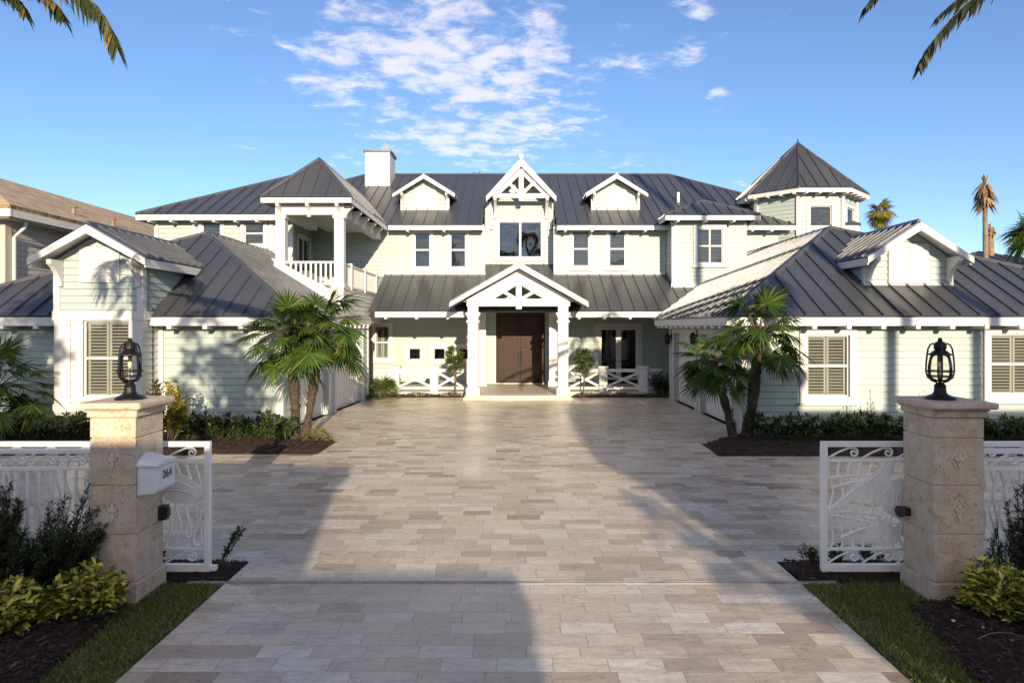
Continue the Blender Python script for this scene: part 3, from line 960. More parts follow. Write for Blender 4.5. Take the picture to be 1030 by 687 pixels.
# side cheeks of the tall gable above the eaves
gm = MB()
wall(gm, (-.89, 33.0), (-.89, 28.58), 6.7, 8.05); wall(gm, (1.67, 28.58), (1.67, 33.0), 6.7, 8.05)
gm.build('gable_cheek', 'siding', HOUSE)
for x_ in (-.97, 1.6): board((x_, 28.5, 6.8), (x_ + .14, 28.62, 8.0))
# tall gable roof
gy0, gy1, gap, gez, ghw = 27.75, 33.5, 9.72, 8.10, 1.48
m = MB()
roof_face(m, [(cx, gy0, gap), (cx, gy1, gap), (cx - ghw, gy1, gez), (cx - ghw, gy0, gez)])
roof_face(m, [(cx, gy0, gap), (cx, gy1, gap), (cx + ghw, gy1, gez), (cx + ghw, gy0, gez)])
cap(m, (cx, gy0, gap), (cx, gy1, gap))
GR = m.build('gable_roof', ['roof_metal', 'soffit'], HOUSE)


def barge(parent, cx, y, ap, ez, hw, w=.26, t=.06, name='bargeboard'):
    m = MB()
    sl = (ap - ez) / hw
    for sg in (-1, 1):
        p = [(cx, y, ap - .03), (cx + sg * hw, y, ez - .03), (cx + sg * hw, y, ez - .03 - w * .9), (cx, y, ap - .03 - w * math.sqrt(1 + sl * sl))]
        m.prism([V(q) for q in p], V((0, -t, 0)))
    return m.build(name, 'white_trim', parent)


def truss(parent, cx, y, ap, zc, sl, th=.15, kp=.2, holes=True):
    """collar beam, king post and struts set in a gable"""
    m = MB()
    hw = (ap - zc) / sl
    m.box(cx - hw, cx + hw, y - .05, y + .05, zc - .09, zc + .09)
    m.box(cx - kp / 2, cx + kp / 2, y - .075, y + .075, zc - .22, ap - .2)
    for sg in (-1, 1):
        m.beam(V((cx + sg * .06, y, zc + .1)), V((cx + sg * hw * .5, y, zc + (ap - zc) * .46)), .1, th * .8, V((0, 0, 1)))
        m.beam(V((cx + sg * .02, y + .02, ap - .22)), V((cx + sg * (hw - .05), y + .02, zc + .04)), .06, th * 1.7, V((0, 0, 1)))
    return m.build('truss', 'white_trim', parent)


barge(GR, cx, gy0 - .01, gap, gez, ghw, .24)
truss(GR, cx, gy0 + .1, gap - .28, 8.12, 1.1, .16)
m = MB(); m.box(cx - .09, cx + .09, gy0 - .08, gy0 + .12, gap - .05, gap + .12); m.build('finial', 'white_trim', GR)
for x_ in (-.72, 1.5):
    bracket(x_, 28.58, 8.06, .72, .8, .12, GR)

# main roof in pieces round the gable
ry, rz = 33.4, ZE + SL * 6.4
m = MB()
roof_face(m, [(-13.8, 27, ZE), (-1.22, 27, ZE), (-1.22, ry, rz), (-7.4, ry, rz)])
roof_face(m, [(1.86, 27, ZE), (14.35, 27, ZE), (7.95, ry, rz), (1.86, ry, rz)])
roof_face(m, [(-1.22, 28.62, ZE + SL * 1.62), (1.86, 28.62, ZE + SL * 1.62), (1.86, ry, rz), (-1.22, ry, rz)])
roof_face(m, [(-13.8, 39.8, ZE), (-13.8, 27, ZE), (-7.4, ry, rz)])
roof_face(m, [(14.35, 27, ZE), (14.35, 39.8, ZE), (7.95, ry, rz)])
roof_face(m, [(14.35, 39.8, ZE), (-13.8, 39.8, ZE), (-7.4, ry, rz), (7.95, ry, rz)])
cap(m, (-7.4, ry, rz), (7.95, ry, rz)); cap(m, (7.95, ry, rz), (14.35, 27, ZE)); cap(m, (-7.4, ry, rz), (-13.8, 27, ZE))
MR = m.build('main_roof', ['roof_metal', 'soffit'], HOUSE)
m = MB(); fascia(m, (-5.1, 27.03, ZE), (-1.24, 27.03, ZE), .18); fascia(m, (1.88, 27.03, ZE), (14.3, 27.03, ZE), .18)
fascia(m, (-1.24, 27.03, ZE), (-1.24, 28.6, ZE + .03), .18); fascia(m, (1.88, 27.03, ZE), (1.88, 28.6, ZE + .03), .18)
m.build('fascia', 'white_trim', MR)
tails((-5.0, 27.03, ZE), (-1.3, 27.03, ZE), (0, 1, 0), 1.5, HOUSE, zoff=-.22, first=.7)
tails((1.9, 27.03, ZE), (6.0, 27.03, ZE), (0, 1, 0), 1.1, HOUSE, zoff=-.22)
tails((9.6, 27.03, ZE), (12.5, 27.03, ZE), (0, 1, 0), .8, HOUSE, zoff=-.22)
# small vent pipe
m = MB(); m.tube([(7.5, 29.6, 8.1), (7.5, 29.6, 8.62)], .06, 10); m.build('vent_pipe', 'white_metal', HOUSE)
# hipped roof of the projecting bay
zb = ZE + .22
m = MB()
b0, b1, by = 6.05, 9.8, 25.85
roof_face(m, [(b0, by, zb), (b1, by, zb), (7.95, by + 1.5, zb + .82)])
roof_face(m, [(b0, by, zb), (7.95, by + 1.5, zb + .82), (7.95, 28.9, zb + .82), (b0, 28.9, zb)])
roof_face(m, [(b1, by, zb), (b1, 28.9, zb), (7.95, 28.9, zb + .82), (7.95, by + 1.5, zb + .82)])
cap(m, (b0, by, zb), (7.95, by + 1.5, zb + .82), .12); cap(m, (b1, by, zb), (7.95, by + 1.5, zb + .82), .12)
BR = m.build('bay_roof', ['roof_metal', 'soffit'], HOUSE)
m = MB(); fascia(m, (b0, by + .03, zb), (b1, by + .03, zb), .18); fascia(m, (b0 + .03, by, zb), (b0 + .03, 27.5, zb), .18); fascia(m, (b1 - .03, by, zb), (b1 - .03, 27.5, zb), .18)
m.build('fascia', 'white_trim', BR)
tails((b0 + .2, by + .03, zb), (b1, by + .03, zb), (0, 1, 0), 1.1, HOUSE, zoff=-.22)

# dormers
def dormer(xc, hw, yb, zb_, zw, ap, ez, ehw, ov, ridge_back):
    m = MB()
    def lim(z):
        if z < zw: return (0, 2 * hw)
        h = max(0, hw * (ap - .12 - z) / (ap - .12 - zw)); return (hw - h, hw + h)
    wall(m, (xc - hw, yb), (xc + hw, yb), zb_, ap - .14, (), lim)
    wall(m, (xc - hw, yb + 2.6), (xc - hw, yb), zb_, zw); wall(m, (xc + hw, yb), (xc + hw, yb + 2.6), zb_, zw)
    D_ = m.build('dormer', 'siding', HOUSE)
    r = MB()
    roof_face(r, [(xc, yb - ov, ap), (xc, ridge_back, ap), (xc - ehw, ridge_back, ez), (xc - ehw, yb - ov, ez)])
    roof_face(r, [(xc, yb - ov, ap), (xc, ridge_back, ap), (xc + ehw, ridge_back, ez), (xc + ehw, yb - ov, ez)])
    cap(r, (xc, yb - ov, ap), (xc, ridge_back, ap), .12)
    r.build('dormer_roof', ['roof_metal', 'soffit'], D_)
    barge(D_, xc, yb - ov - .01, ap, ez, ehw, .15)
    v = MB()
    pw = hw * .46
    n_ = 8
    zt = zw + (ap - zw) * .28
    for sg in (-1, 1):
        x0_, x1_ = (xc - pw * 1.03, xc - .015) if sg < 0 else (xc + .015, xc + pw * 1.03)
        v.box(x0_, x1_, yb - .05, yb - .018, zb_ + .12, zt)
        zz = zb_ + .16
        while zz < zt - .04:
            v.box(x0_ + .04, x1_ - .04, yb - .062, yb - .045, zz, zz + .05); zz += .075
    v.build('vent_panel', 'white_trim', D_)
    t_ = MB()
    for sg in (-1, 1):
        t_.box(xc + sg * hw - .06, xc + sg * hw + .06, yb - .04, yb + .06, zb_ + .01, zw - .02)
    t_.box(xc - hw - .06, xc + hw + .06, yb - .055, yb + .05, zb_ - .03, zb_ + .08)
    t_.build('corner_board', 'white_trim', D_)
    for sg in (-1, 1): bracket(xc + sg * (hw - .04), yb - .018, zw + .02, ov * .9, .4, .09, D_)
    return D_


for px_ in (427.5, 619):
    xc = X(px_, 28.65)
    dormer(xc, 1.0, 28.65, 7.60, 8.33, 9.14, 8.30, 1.33, .42, 31.2)

# chimney with its rod
m = MB()
wall(m, (-7.1, 31.7), (-5.9, 31.7), 8.5, 11.0); wall(m, (-5.9, 31.7), (-5.9, 33.1), 8.5, 11.0)
wall(m, (-5.9, 33.1), (-7.1, 33.1), 8.5, 11.0); wall(m, (-7.1, 33.1), (-7.1, 31.7), 8.5, 11.0)
CH = m.build('chimney', 'white_trim', HOUSE)
m = MB(); m.box(-7.18, -5.82, 31.62, 33.18, 11.0, 11.1); m.build('chimney_cap', 'roof_metal', CH)
m = MB(); m.tube([(-6.3, 32.4, 11.1), (-6.3, 32.4, 11.7)], .025, 6); m.build('lightning_rod', 'steel_track', CH)

# ------------------------------------------------------------------ left upper section and balcony
LS = ((-13.5, 24.9), (-8.37, 24.9))
us = lambda px: X(px, 24.9) + 13.5
upper_wall(*LS, 3.0, ZE + .1, [(us(203.5), us(222), Z(252, 24.9), Z(223.5, 24.9)), (us(246), us(265.5), Z(246, 24.9), Z(224, 24.9))], inside='blind')
upper_wall((-13.5, 38), (-13.5, 24.9), 3.0, ZE + .1)
ur_a, ur_b = (-8.37, 24.9), (-8.37, 27.6)
fo = (.75, 2.1, 3.86, 6.1)
m = MB(); wall(m, ur_a, ur_b, 3.0, ZE + .1, [fo]); m.build('upper_wall', 'siding', HOUSE)
window(ur_a, ur_b, *fo, kind='twin', casing=.13, inside='dark', sill=False, gmat='dark_glass', name='balcony_door')
board((-8.46, 24.86, 3.3), (-8.31, 25.01, ZE))
for px_ in (196, 273):
    board((X(px_, 24.9) - .08, 24.85, 4.6), (X(px_, 24.9) + .08, 24.9, ZE), 'trim_board')
board((-13.55, 24.85, 3.4), (-13.4, 25.0, ZE))
m = MB()
zr = ZE + SL * 4.42
roof_face(m, [(-14, 24.4, ZE), (-5.15, 24.4, ZE), (-9.575, 28.82, zr)])
roof_face(m, [(-5.15, 24.4, ZE), (-5.15, 33.2, ZE), (-9.575, 28.82, zr)])
roof_face(m, [(-14, 33.2, ZE), (-14, 24.4, ZE), (-9.575, 28.82, zr)])
roof_face(m, [(-5.15, 33.2, ZE), (-14, 33.2, ZE), (-9.575, 28.82, zr)])
cap(m, (-14, 24.4, ZE), (-9.575, 28.82, zr))
LR = m.build('wing_upper_roof', ['roof_metal', 'soffit'], HOUSE)
m = MB(); fascia(m, (-14, 24.43, ZE), (-8.1, 24.43, ZE), .2); fascia(m, (-13.97, 24.43, ZE), (-13.97, 33, ZE), .2)
m.build('fascia', 'white_trim', LR)
tails((-13.8, 24.43, ZE), (-8.3, 24.43, ZE), (0, 1, 0), .8, HOUSE, zoff=-.24)

bx0, bx1, by0 = -8.05, -5.15, 21.0
bz = 6.74
bap = bz + 1.56; bcx = (bx0 + bx1) / 2
m = MB()
roof_face(m, [(bx0, by0, bz), (bx1, by0, bz), (bcx, by0 + 1.45, bap)])
roof_face(m, [(bx1, by0, bz), (bx1, 29.6, bz), (bcx, 29.6, bap), (bcx, by0 + 1.45, bap)])
roof_face(m, [(bx0, by0, bz), (bcx, by0 + 1.45, bap), (bcx, 29.6, bap), (bx0, 29.6, bz)])
cap(m, (bx0, by0, bz), (bcx, by0 + 1.45, bap)); cap(m, (bx1, by0, bz), (bcx, by0 + 1.45, bap)); cap(m, (bcx, by0 + 1.45, bap), (bcx, 29.6, bap))
BL = m.build('balcony_roof', ['roof_metal', 'soffit'], HOUSE)
m = MB(); fascia(m, (bx0, by0 + .03, bz), (bx1, by0 + .03, bz), .16); fascia(m, (bx1 - .03, by0, bz), (bx1 - .03, 27.2, bz), .16); fascia(m, (bx0 + .03, by0, bz), (bx0 + .03, 24.6, bz), .16)
m.build('fascia', 'white_trim', BL)
m = MB()
cl, cr = X(283.5, 21.5), X(342, 21.5)
m.box(cl - .16, cr + .16, 21.35, 21.65, 6.22, 6.58); m.box(cr - .16, cr + .14, 21.652, 27.55, 6.22, 6.58); m.box(cl - .14, cl + .16, 21.652, 24.85, 6.22, 6.58)
m.box(cl - .1, cr + .1, 21.4, 27.5, 6.5, 6.54)
m.build('balcony_beam', 'white_trim', HOUSE)
for x_ in (cl, (cl + cr) / 2, cr): bracket(x_, 21.35, 6.56, .3, .42, .1)
for y_ in (21.5, 22.7, 23.9, 25.1, 26.3): bracket(cr + .14, y_, 6.56, .3, .42, .1, out=V((1, 0, 0)))
for x_ in (cl, cr):
    m = MB(); m.box(x_ - .15, x_ + .15, 21.35, 21.65, 3.0, 6.22); m.box(x_ - .19, x_ + .19, 21.31, 21.69, 6.1, 6.22); m.box(x_ - .18, x_ + .18, 21.32, 21.68, 3.84, 4.02)
    m.build('balcony_column', 'white_trim', HOUSE)
# deck, its sloping kerb on the garage roof and side wall
m = MB(); m.box(-8.37, cr + .13, 21.4, 27.58, 3.70, 3.84); m.build('balcony_deck', 'stone_step', HOUSE)
m = MB()
xa, xb = X(276, 21.3), cr + .2
m.prism([V((xa, 21.25, 4.76)), V((xb, 21.25, 3.50)), V((xb, 21.25, 2.6)), V((xa, 21.25, 3.2))], V((0, .1, 0)))
m.prism([V((xa - .05, 21.2, 4.80)), V((xb + .05, 21.2, 3.51)), V((xb + .05, 21.2, 3.45)), V((xa - .05, 21.2, 4.74))], V((0, .2, 0)))
m.build('balcony_kerb', 'white_trim', HOUSE)
m = MB(); wall(m, (cr + .16, 21.3), (cr + .16, 27.6), 2.7, 3.72); m.build('balcony_side_wall', 'white_trim', HOUSE)
m = MB()
rt = 4.72
m.box(cl + .15, cr - .15, 21.46, 21.54, rt - .07, rt)
m.box(cl + .15, cr - .15, 21.47, 21.53, 3.95, 4.01)
BA = m.build('balcony_railing', 'white_trim', HOUSE)
for k in range(9):
    b_ = MB(); x_ = cl + .3 + (cr - cl - .6) * k / 8
    b_.box(x_ - .03, x_ + .03, 21.475, 21.525, 4.01, rt - .07); b_.build('baluster', 'white_trim', BA)
m = MB(); m.box(cr - .04, cr + .04, 21.66, 27.5, rt - .07, rt); m.box(cr - .03, cr + .03, 21.66, 27.5, 3.9, 3.97)
SR = m.build('balcony_railing', 'white_trim', HOUSE)
for k in range(3):
    b_ = MB(); y_ = 22.9 + k * 2.1; b_.box(cr - .07, cr + .07, y_ - .07, y_ + .07, 3.84, rt + .05); b_.build('railing_post', 'white_trim', SR)
for k in range(36):
    b_ = MB(); y_ = 21.8 + k * .158; b_.box(cr - .022, cr + .022, y_ - .03, y_ + .03, 3.97, rt - .07); b_.build('baluster', 'white_trim', SR)

# ------------------------------------------------------------------ octagonal tower
tc, tr_ = V((12.7, 29.17, 0)), 2.35
vs = [(tc.x + tr_ * cos(radians(22.5 + 45 * k)), tc.y + tr_ * sin(radians(22.5 + 45 * k))) for k in range(8)]
m = MB()
wt = (.45, 1.35, 5.75, 7.55)
tow = []
for k in range(8):
    a_, b_ = vs[k], vs[(k + 1) % 8]
    op = []
    if k in (4, 5, 6):
        pass
    if k in (5, 6): op = [wt]; tow.append((a_, b_))
    wall(m, a_, b_, 3.5, 8.2, op)
TW = m.build('tower_wall', 'siding', HOUSE)
for a_, b_ in tow: window(a_, b_, *wt, kind='plain', casing=.13, inside='blind', parent=HOUSE)
for k in range(8):
    b_ = MB(); p = V((*vs[k], 0)); o_ = (p - tc).normalized(); b_.obox(p + o_ * .0 + V((0, 0, 5.9)), o_ * .05, o_.cross(V((0, 0, 1))) * .09, V((0, 0, 2.3)))
    b_.build('corner_board', 'white_trim', TW)
er = 2.82
ev = [V((tc.x + er * cos(radians(22.5 + 45 * k)), tc.y + er * sin(radians(22.5 + 45 * k)), 8.22)) for k in range(8)]
apx = V((tc.x, tc.y, 10.72))
m = MB()
for k in range(8):
    roof_face(m, [ev[k], ev[(k + 1) % 8], apx]); cap(m, ev[k], apx, .11)
m.tube([apx - V((0, 0, .05)), apx + V((0, 0, .22))], [.06, .015], 6)
TR = m.build('tower_roof', ['roof_metal', 'soffit'], HOUSE)
m = MB()
for k in range(8):
    a_, b_ = ev[k], ev[(k + 1) % 8]
    i_ = (tc - (a_ + b_) / 2); i_.z = 0; i_ = i_.normalized() * .03
    fascia(m, a_ + i_, b_ + i_, .16)
m.build('fascia', 'white_trim', TR)
for k in (3, 4, 5, 6):
    a_, b_ = ev[k], ev[(k + 1) % 8]
    i_ = (tc - (a_ + b_) / 2); i_.z = 0
    tails(a_, b_, i_, .55, HOUSE, (.09, .1, .45), -.2, .3)

# ------------------------------------------------------------------ entrance porch
pc = .24
for px0, px1 in ((470, 482), (560.3, 572)):
    x0_, x1_ = X(px0 + .8, 23.3), X(px1 - .8, 23.3)
    m = MB()
    m.box(x0_, x1_, 23.12, 23.54, .17, 3.5)
    m.box(x0_ - .06, x1_ + .06, 23.06, 23.6, .17, .42)
    m.box(x0_ - .045, x1_ + .045, 23.075, 23.585, 2.72, 2.80); m.box(x0_ - .03, x1_ + .03, 23.09, 23.57, 2.9, 2.98)
    m.box(x0_ - .07, x1_ + .07, 23.05, 23.61, 2.98, 3.08)
    m.build('porch_column', 'white_trim', HOUSE, bevel=.008)
    m = MB(); xa_ = x0_ + (.12 if px0 < 500 else -.12)
    m.box(xa_, xa_ + .38, 26.6, 27.0, .17, 3.5); m.box(xa_ - .04, xa_ + .42, 26.56, 27.04, .17, .36)
    m.build('porch_pilaster', 'white_trim', HOUSE)
m = MB()
m.box(-1.6, 2.05, 23.15, 23.5, 3.30, 3.46)
for x_ in (-1.62, 1.66): m.box(x_, x_ + .4, 23.502, 27.55, 3.30, 3.46)
m.build('porch_beam', 'white_trim', HOUSE)
m = MB(); m.box(-1.7, 2.1, 23.2, 27.57, 3.47, 3.5); m.build('porch_ceiling', 'soffit', HOUSE)
pa, pe, phw, py0 = 4.80, 3.42, 2.42, 22.85
m = MB()
roof_face(m, [(pc, py0, pa), (pc, 28.3, pa), (pc - phw, 28.3, pe), (pc - phw, py0, pe)])
roof_face(m, [(pc, py0, pa), (pc, 28.3, pa), (pc + phw, 28.3, pe), (pc + phw, py0, pe)])
cap(m, (pc, py0, pa), (pc, 28.3, pa))
PR = m.build('porch_roof', ['roof_metal', 'soffit'], HOUSE)
barge(PR, pc, py0 - .01, pa, pe, phw, .14)
sl = (pa - pe) / phw
gf = MB()
# broad white boards of the gable face round the open triangles
hwc = (pa - .2 - 3.46) / sl
for sg in (-1, 1):
    gf.prism([V((pc, 23.2, pa - .2)), V((pc + sg * hwc, 23.2, 3.46)), V((pc + sg * (hwc - .95), 23.2, 3.46)), V((pc, 23.2, pa - .72))], V((0, .12, 0)))
gf.build('gable_board', 'white_trim', PR)
tp = MB()
tp.box(pc - .1, pc + .1, 23.12, 23.3, 3.2, 4.2)
tp.box(pc - 1.5, pc + 1.5, 23.14, 23.28, 3.465, 3.56)
for sg in (-1, 1):
    tp.beam(V((pc + sg * .08, 23.22, 3.55)), V((pc + sg * .62, 23.22, 3.86)), .1, .11)
    tp.beam(V((pc + sg * .06, 23.2, 4.12)), V((pc + sg * 1.25, 23.2, 3.5)), .1, .1)
tp.build('truss', 'white_trim', PR)
bkm = MB(); bkm.prism([V((pc - 1.9, 24.3, 3.5)), V((pc + 1.9, 24.3, 3.5)), V((pc, 24.3, 4.6))], V((0, .05, 0))); bkm.build('gable_infill', 'siding', PR)
m = MB(); m.box(-1.72, 2.12, 22.95, 27.58, 0.0, .085); m.box(-1.66, 2.06, 23.0, 27.58, .085, .17)
m.build('porch_step', 'stone_step', HOUSE, bevel=.01)

# ------------------------------------------------------------------ right garage wing
ZW = 2.80
GA, GB = (5.67, 16.1), (17.2, 16.1)
ug = lambda px: X(px, 16.1) - 5.67
gw = [(ug(811), ug(854), Z(399, 16.1), Z(337, 16.1)), (ug(995.5), ug(1046), Z(397, 16.1), Z(336, 16.1))]
m = MB(); wall(m, GA, GB, 0, ZW + .1, gw)
RW = m.build('wing_wall', 'siding', HOUSE)
for w in gw: window(GA, GB, *w, casing=.17, inside='shutter', proud=.06)
board((5.63, 16.06, 0), (5.77, 16.2, ZW), 'corner_board')
gd = [(0.55, 3.2, 0, 2.36), (3.75, 6.45, 0, 2.36)]
GS, GE = (5.67, 23.4), (5.67, 16.1)


def garage_side(a, b, doors, nm):
    m = MB(); wall(m, a, b, 0, ZW + .1, doors, depth=.2); m.build('garage_wall', 'siding', HOUSE)
    pt = wall_pt(a, b)
    for d in doors:
        f = MB(); rect_frame(f, pt, d[0], d[1], d[2] - .14, d[3], .14, 0, .05)
        fo_ = f.build('garage_door', 'white_trim', HOUSE)
        p = MB()
        c = [pt(u_, z_, o) for o in (-.17, -.14) for (u_, z_) in ((d[0], 0), (d[1], 0), (d[1], d[3]), (d[0], d[3]))]
        p.prism(c[:4], c[4] - c[0])
        n_ = 4
        for i in range(n_):
            for k in range(4):
                w_ = (d[1] - d[0]) / n_; h_ = d[3] / 4
                ua, za = d[0] + i * w_ + .09, k * h_ + .07
                rect_frame(p, pt, ua + .05, ua + w_ - .23, za + .05, za + h_ - .19, .05, -.141, -.122)
        p.build('door_panel', 'garage_door', fo_)


garage_side(GS, GE, gd, 'r')
m = MB(); wall(m, (7.2, 23.4), (5.67, 23.4), 0, ZW + .1); wall(m, (7.2, 27.6), (7.2, 23.4), 0, 4); m.build('garage_end_wall', 'siding', HOUSE)
board((5.62, 23.32, 0), (5.76, 23.45, ZW), 'corner_board')
R0, R1, R2, R3 = V((5.1, 15.6, 2.84)), V((17.6, 15.6, 2.84)), V((9.9, 20.4, 5.65)), V((9.9, 28.4, 5.65))
m = MB()
roof_face(m, [R0, R1, R2], phase=.1)
roof_face(m, [R0, R2, R3, (5.1, 23.6, 2.84)], spacing=.4)
roof_face(m, [R1, (17.6, 29, 2.84), (9.9, 29, 5.65), R2])
cap(m, R0, R2); cap(m, R1, R2); cap(m, R2, R3)
RR = m.build('wing_roof', ['roof_metal', 'soffit'], HOUSE)
m = MB(); fascia(m, R0 + V((0, .03, 0)), R1 + V((0, .03, 0)), .2); fascia(m, R0 + V((.03, 0, 0)), V((5.13, 23.55, 2.84)), .2)
m.build('fascia', 'white_trim', RR)
tails(R0 + V((0, .03, 0)), R1 + V((0, .03, 0)), (0, 1, 0), .82, HOUSE, (.11, .12, .5), -.24, .45)
tails(R0 + V((.03, .2, 0)), (5.13, 23.5, 2.84), (1, 0, 0), .62, HOUSE, (.1, .12, .5), -.24)
m = MB(); wall(m, (17.2, 16.1), (17.2, 29), 0, ZW + .1); m.build('wing_wall', 'siding', HOUSE)
# dormer on the right wing
def big_dormer():
    xc, hw, yb = 10.28, 1.10, 17.05
    zb_, zw, ap, ez, ehw, ov, rb = 3.6, 4.36, 5.24, 4.36, 1.33, .5, 19.8
    m = MB()
    def lim(z):
        if z < zw: return (0, 2 * hw)
        h = max(0, hw * (ap - .1 - z) / (ap - .1 - zw)); return (hw - h, hw + h)
    wall(m, (xc - hw, yb), (xc + hw, yb), zb_, ap - .12, (), lim)
    wall(m, (xc - hw, yb + 1.6), (xc - hw, yb), zb_, zw + .05); wall(m, (xc + hw, yb), (xc + hw, yb + 1.6), zb_, zw + .05)
    D_ = m.build('dormer', 'siding', HOUSE)
    r = MB()
    roof_face(r, [(xc, yb - ov, ap), (xc, rb, ap), (xc - ehw, rb, ez), (xc - ehw, yb - ov, ez)], spacing=.35)
    roof_face(r, [(xc, yb - ov, ap), (xc, rb, ap), (xc + ehw, rb, ez), (xc + ehw, yb - ov, ez)], spacing=.35)
    cap(r, (xc, yb - ov, ap), (xc, rb, ap), .13)
    r.build('dormer_roof', ['roof_metal', 'soffit'], D_)
    barge(D_, xc, yb - ov - .01, ap, ez, ehw, .17)
    f = MB(); fascia(f, (xc - ehw + .03, yb - ov, ez), (xc - ehw + .03, yb + 1.2, ez), .18); fascia(f, (xc + ehw - .03, yb - ov, ez), (xc + ehw - .03, yb + 1.2, ez), .18)
    f.build('fascia', 'white_trim', D_)
    v = MB()
    for x0_, x1_ in ((xc - .52, xc - .01), (xc + .01, xc + .52)):
        v.box(x0_, x1_, yb - .06, yb - .02, zb_ + .1, 4.72)
        zz = zb_ + .18
        while zz < 4.64: v.box(x0_ + .05, x1_ - .05, yb - .075, yb - .055, zz, zz + .06); zz += .09
    v.build('vent_panel', 'white_trim', D_)
    for sg in (-1, 1): bracket(xc + sg * (hw - .06), yb - .018, zw + .0, .5, .62, .11, D_)
    t_ = MB(); t_.box(xc - hw - .06, xc + hw + .06, yb - .06, yb + .05, zb_ - .05, zb_ + .08)
    for sg in (-1, 1): t_.box(xc + sg * hw - .06, xc + sg * hw + .06, yb - .04, yb + .06, zb_, zw - .05)
    t_.build('corner_board', 'white_trim', D_)
big_dormer()

# ------------------------------------------------------------------ left garage wing
WA, WB = (-15.2, 16.1), (-5.64, 16.1)
m = MB(); wall(m, WA, WB, 0, ZW + .1); m.build('wing_wall', 'siding', HOUSE)
board((-5.75, 16.06, 0), (-5.6, 16.2, ZW), 'corner_board')
board((X(160, 16.1) - .02, 16.04, .3), (X(160, 16.1) + .12, 16.1, ZW), 'trim_board')
garage_side((-5.62, 16.1), (-5.15, 23.4), [(.7, 3.2, 0, 2.36), (3.85, 6.6, 0, 2.36)], 'l')
m = MB(); wall(m, (-5.15, 23.4), (-6.6, 23.4), 0, ZW + .1); wall(m, (-6.6, 23.4), (-6.6, 27.6), 0, 4); wall(m, (-15.2, 30), (-15.2, 16.1), 0, ZW + .1)
m.build('garage_end_wall', 'siding', HOUSE)
board((-5.25, 23.32, 0), (-5.11, 23.45, ZW), 'corner_board')
L0, L1, L2, L3 = V((-5.05, 15.6, 2.84)), V((-14.9, 15.6, 2.84)), V((-9.1, 19.6, 5.37)), V((-9.1, 27.6, 5.37))
m = MB()
roof_face(m, [L1, L0, L2])
roof_face(m, [L0, (-5.05, 23.6, 2.84), L3, L2])
roof_face(m, [L1, L2, L3, (-14.9, 27.6, 2.84)])
cap(m, L0, L2); cap(m, L1, L2); cap(m, L2, L3)
LRF = m.build('wing_roof', ['roof_metal', 'soffit'], HOUSE)
m = MB(); fascia(m, L1 + V((0, .03, 0)), L0 + V((0, .03, 0)), .2); fascia(m, L0 + V((-.03, 0, 0)), V((-5.08, 23.55, 2.84)), .2)
m.build('fascia', 'white_trim', LRF)
tails(L1 + V((0, .03, 0)), V((-10.8, 15.63, 2.84)), (0, 1, 0), .82, HOUSE, (.11, .12, .5), -.24, .3)
tails(V((-8.4, 15.63, 2.84)), L0 + V((0, .03, 0)), (0, 1, 0), .85, HOUSE, (.11, .12, .5), -.24, .25)
tails(L0 + V((-.03, .3, 0)), (-5.08, 23.5, 2.84), (-1, 0, 0), .62, HOUSE, (.1, .12, .5), -.24)
# projecting window bay with its gable
bl, br, bf = -10.66, -8.66, 15.36
bo = (X(84.5, bf) - bl, X(131, bf) - bl, Z(399, bf), Z(322, bf))
m = MB()
wall(m, (bl, bf), (br, bf), .55, 2.86, [bo]); 
wall(m, (br, bf), (br, 16.15), .55, 2.86); wall(m, (bl, 16.15), (bl, bf), .55, 2.86)
m.box(bl - .0, br, bf + .0, 16.1, .50, .545)
BAY = m.build('window_bay', 'white_trim', HOUSE)
window((bl, bf), (br, bf), *bo, casing=.1, inside='shutter', parent=BAY, name='bay_window', proud=.05, sill=False)
m = MB()
m.box(bl - .05, br + .05, bf - .06, bf - .02, .5, .78)
m.box(br + .022, br + .06, bf - .02, 16.05, .5, .78)
m.box(bl - .06, br + .06, bf - .07, bf - .02, 2.74, 2.95)
m.box(br + .02, br + .07, bf - .02, 15.95, 2.74, 2.95)
for x0_, x1_ in ((bl - .03, bl + .34), (br - .24, br + .03)): m.box(x0_, x1_, bf - .045, bf - .018, .78, 2.74)
m.build('bay_trim', 'white_trim', BAY)
ap, ez, ehw, xc, gy = 4.92, 4.16, 1.33, -9.62, 14.88
m = MB()
hwb = 1.0
def bl_lim(z):
    if z < 4.18: return (0, 2.0)
    h = max(0, 1.0 * (ap - .12 - z) / (ap - .12 - 4.18)); return (1.04 - h if h < 1.0 else 0, min(2.0, 1.04 + h))
wall(m, (bl, bf), (br, bf), 2.86, 4.78, (), bl_lim)
wall(m, (br, bf), (br, 18.0), 2.75, 4.25); wall(m, (bl, 18.0), (bl, bf), 2.75, 4.25)
BG = m.build('bay_gable', 'siding', HOUSE)
m = MB()
roof_face(m, [(xc, gy, ap), (xc, 19.2, ap), (xc - ehw, 19.2, ez), (xc - ehw, gy, ez)], spacing=.38)
roof_face(m, [(xc, gy, ap), (xc, 19.2, ap), (xc + ehw, 19.2, ez), (xc + ehw, gy, ez)], spacing=.38)
cap(m, (xc, gy, ap), (xc, 19.2, ap), .13)
m.build('gable_roof', ['roof_metal', 'soffit'], BG)
barge(BG, xc, gy - .01, ap, ez, ehw, .17)
m = MB(); fascia(m, (xc + ehw - .03, gy, ez), (xc + ehw - .03, 17.7, ez), .19); fascia(m, (xc - ehw + .03, gy, ez), (xc - ehw + .03, 17.7, ez), .19); m.build('fascia', 'white_trim', BG)
m = MB()
vx0, vx1 = X(81, bf), X(121, bf)
m.box(vx0, vx1, bf - .05, bf - .018, 3.62, 4.45)
zz = 3.68
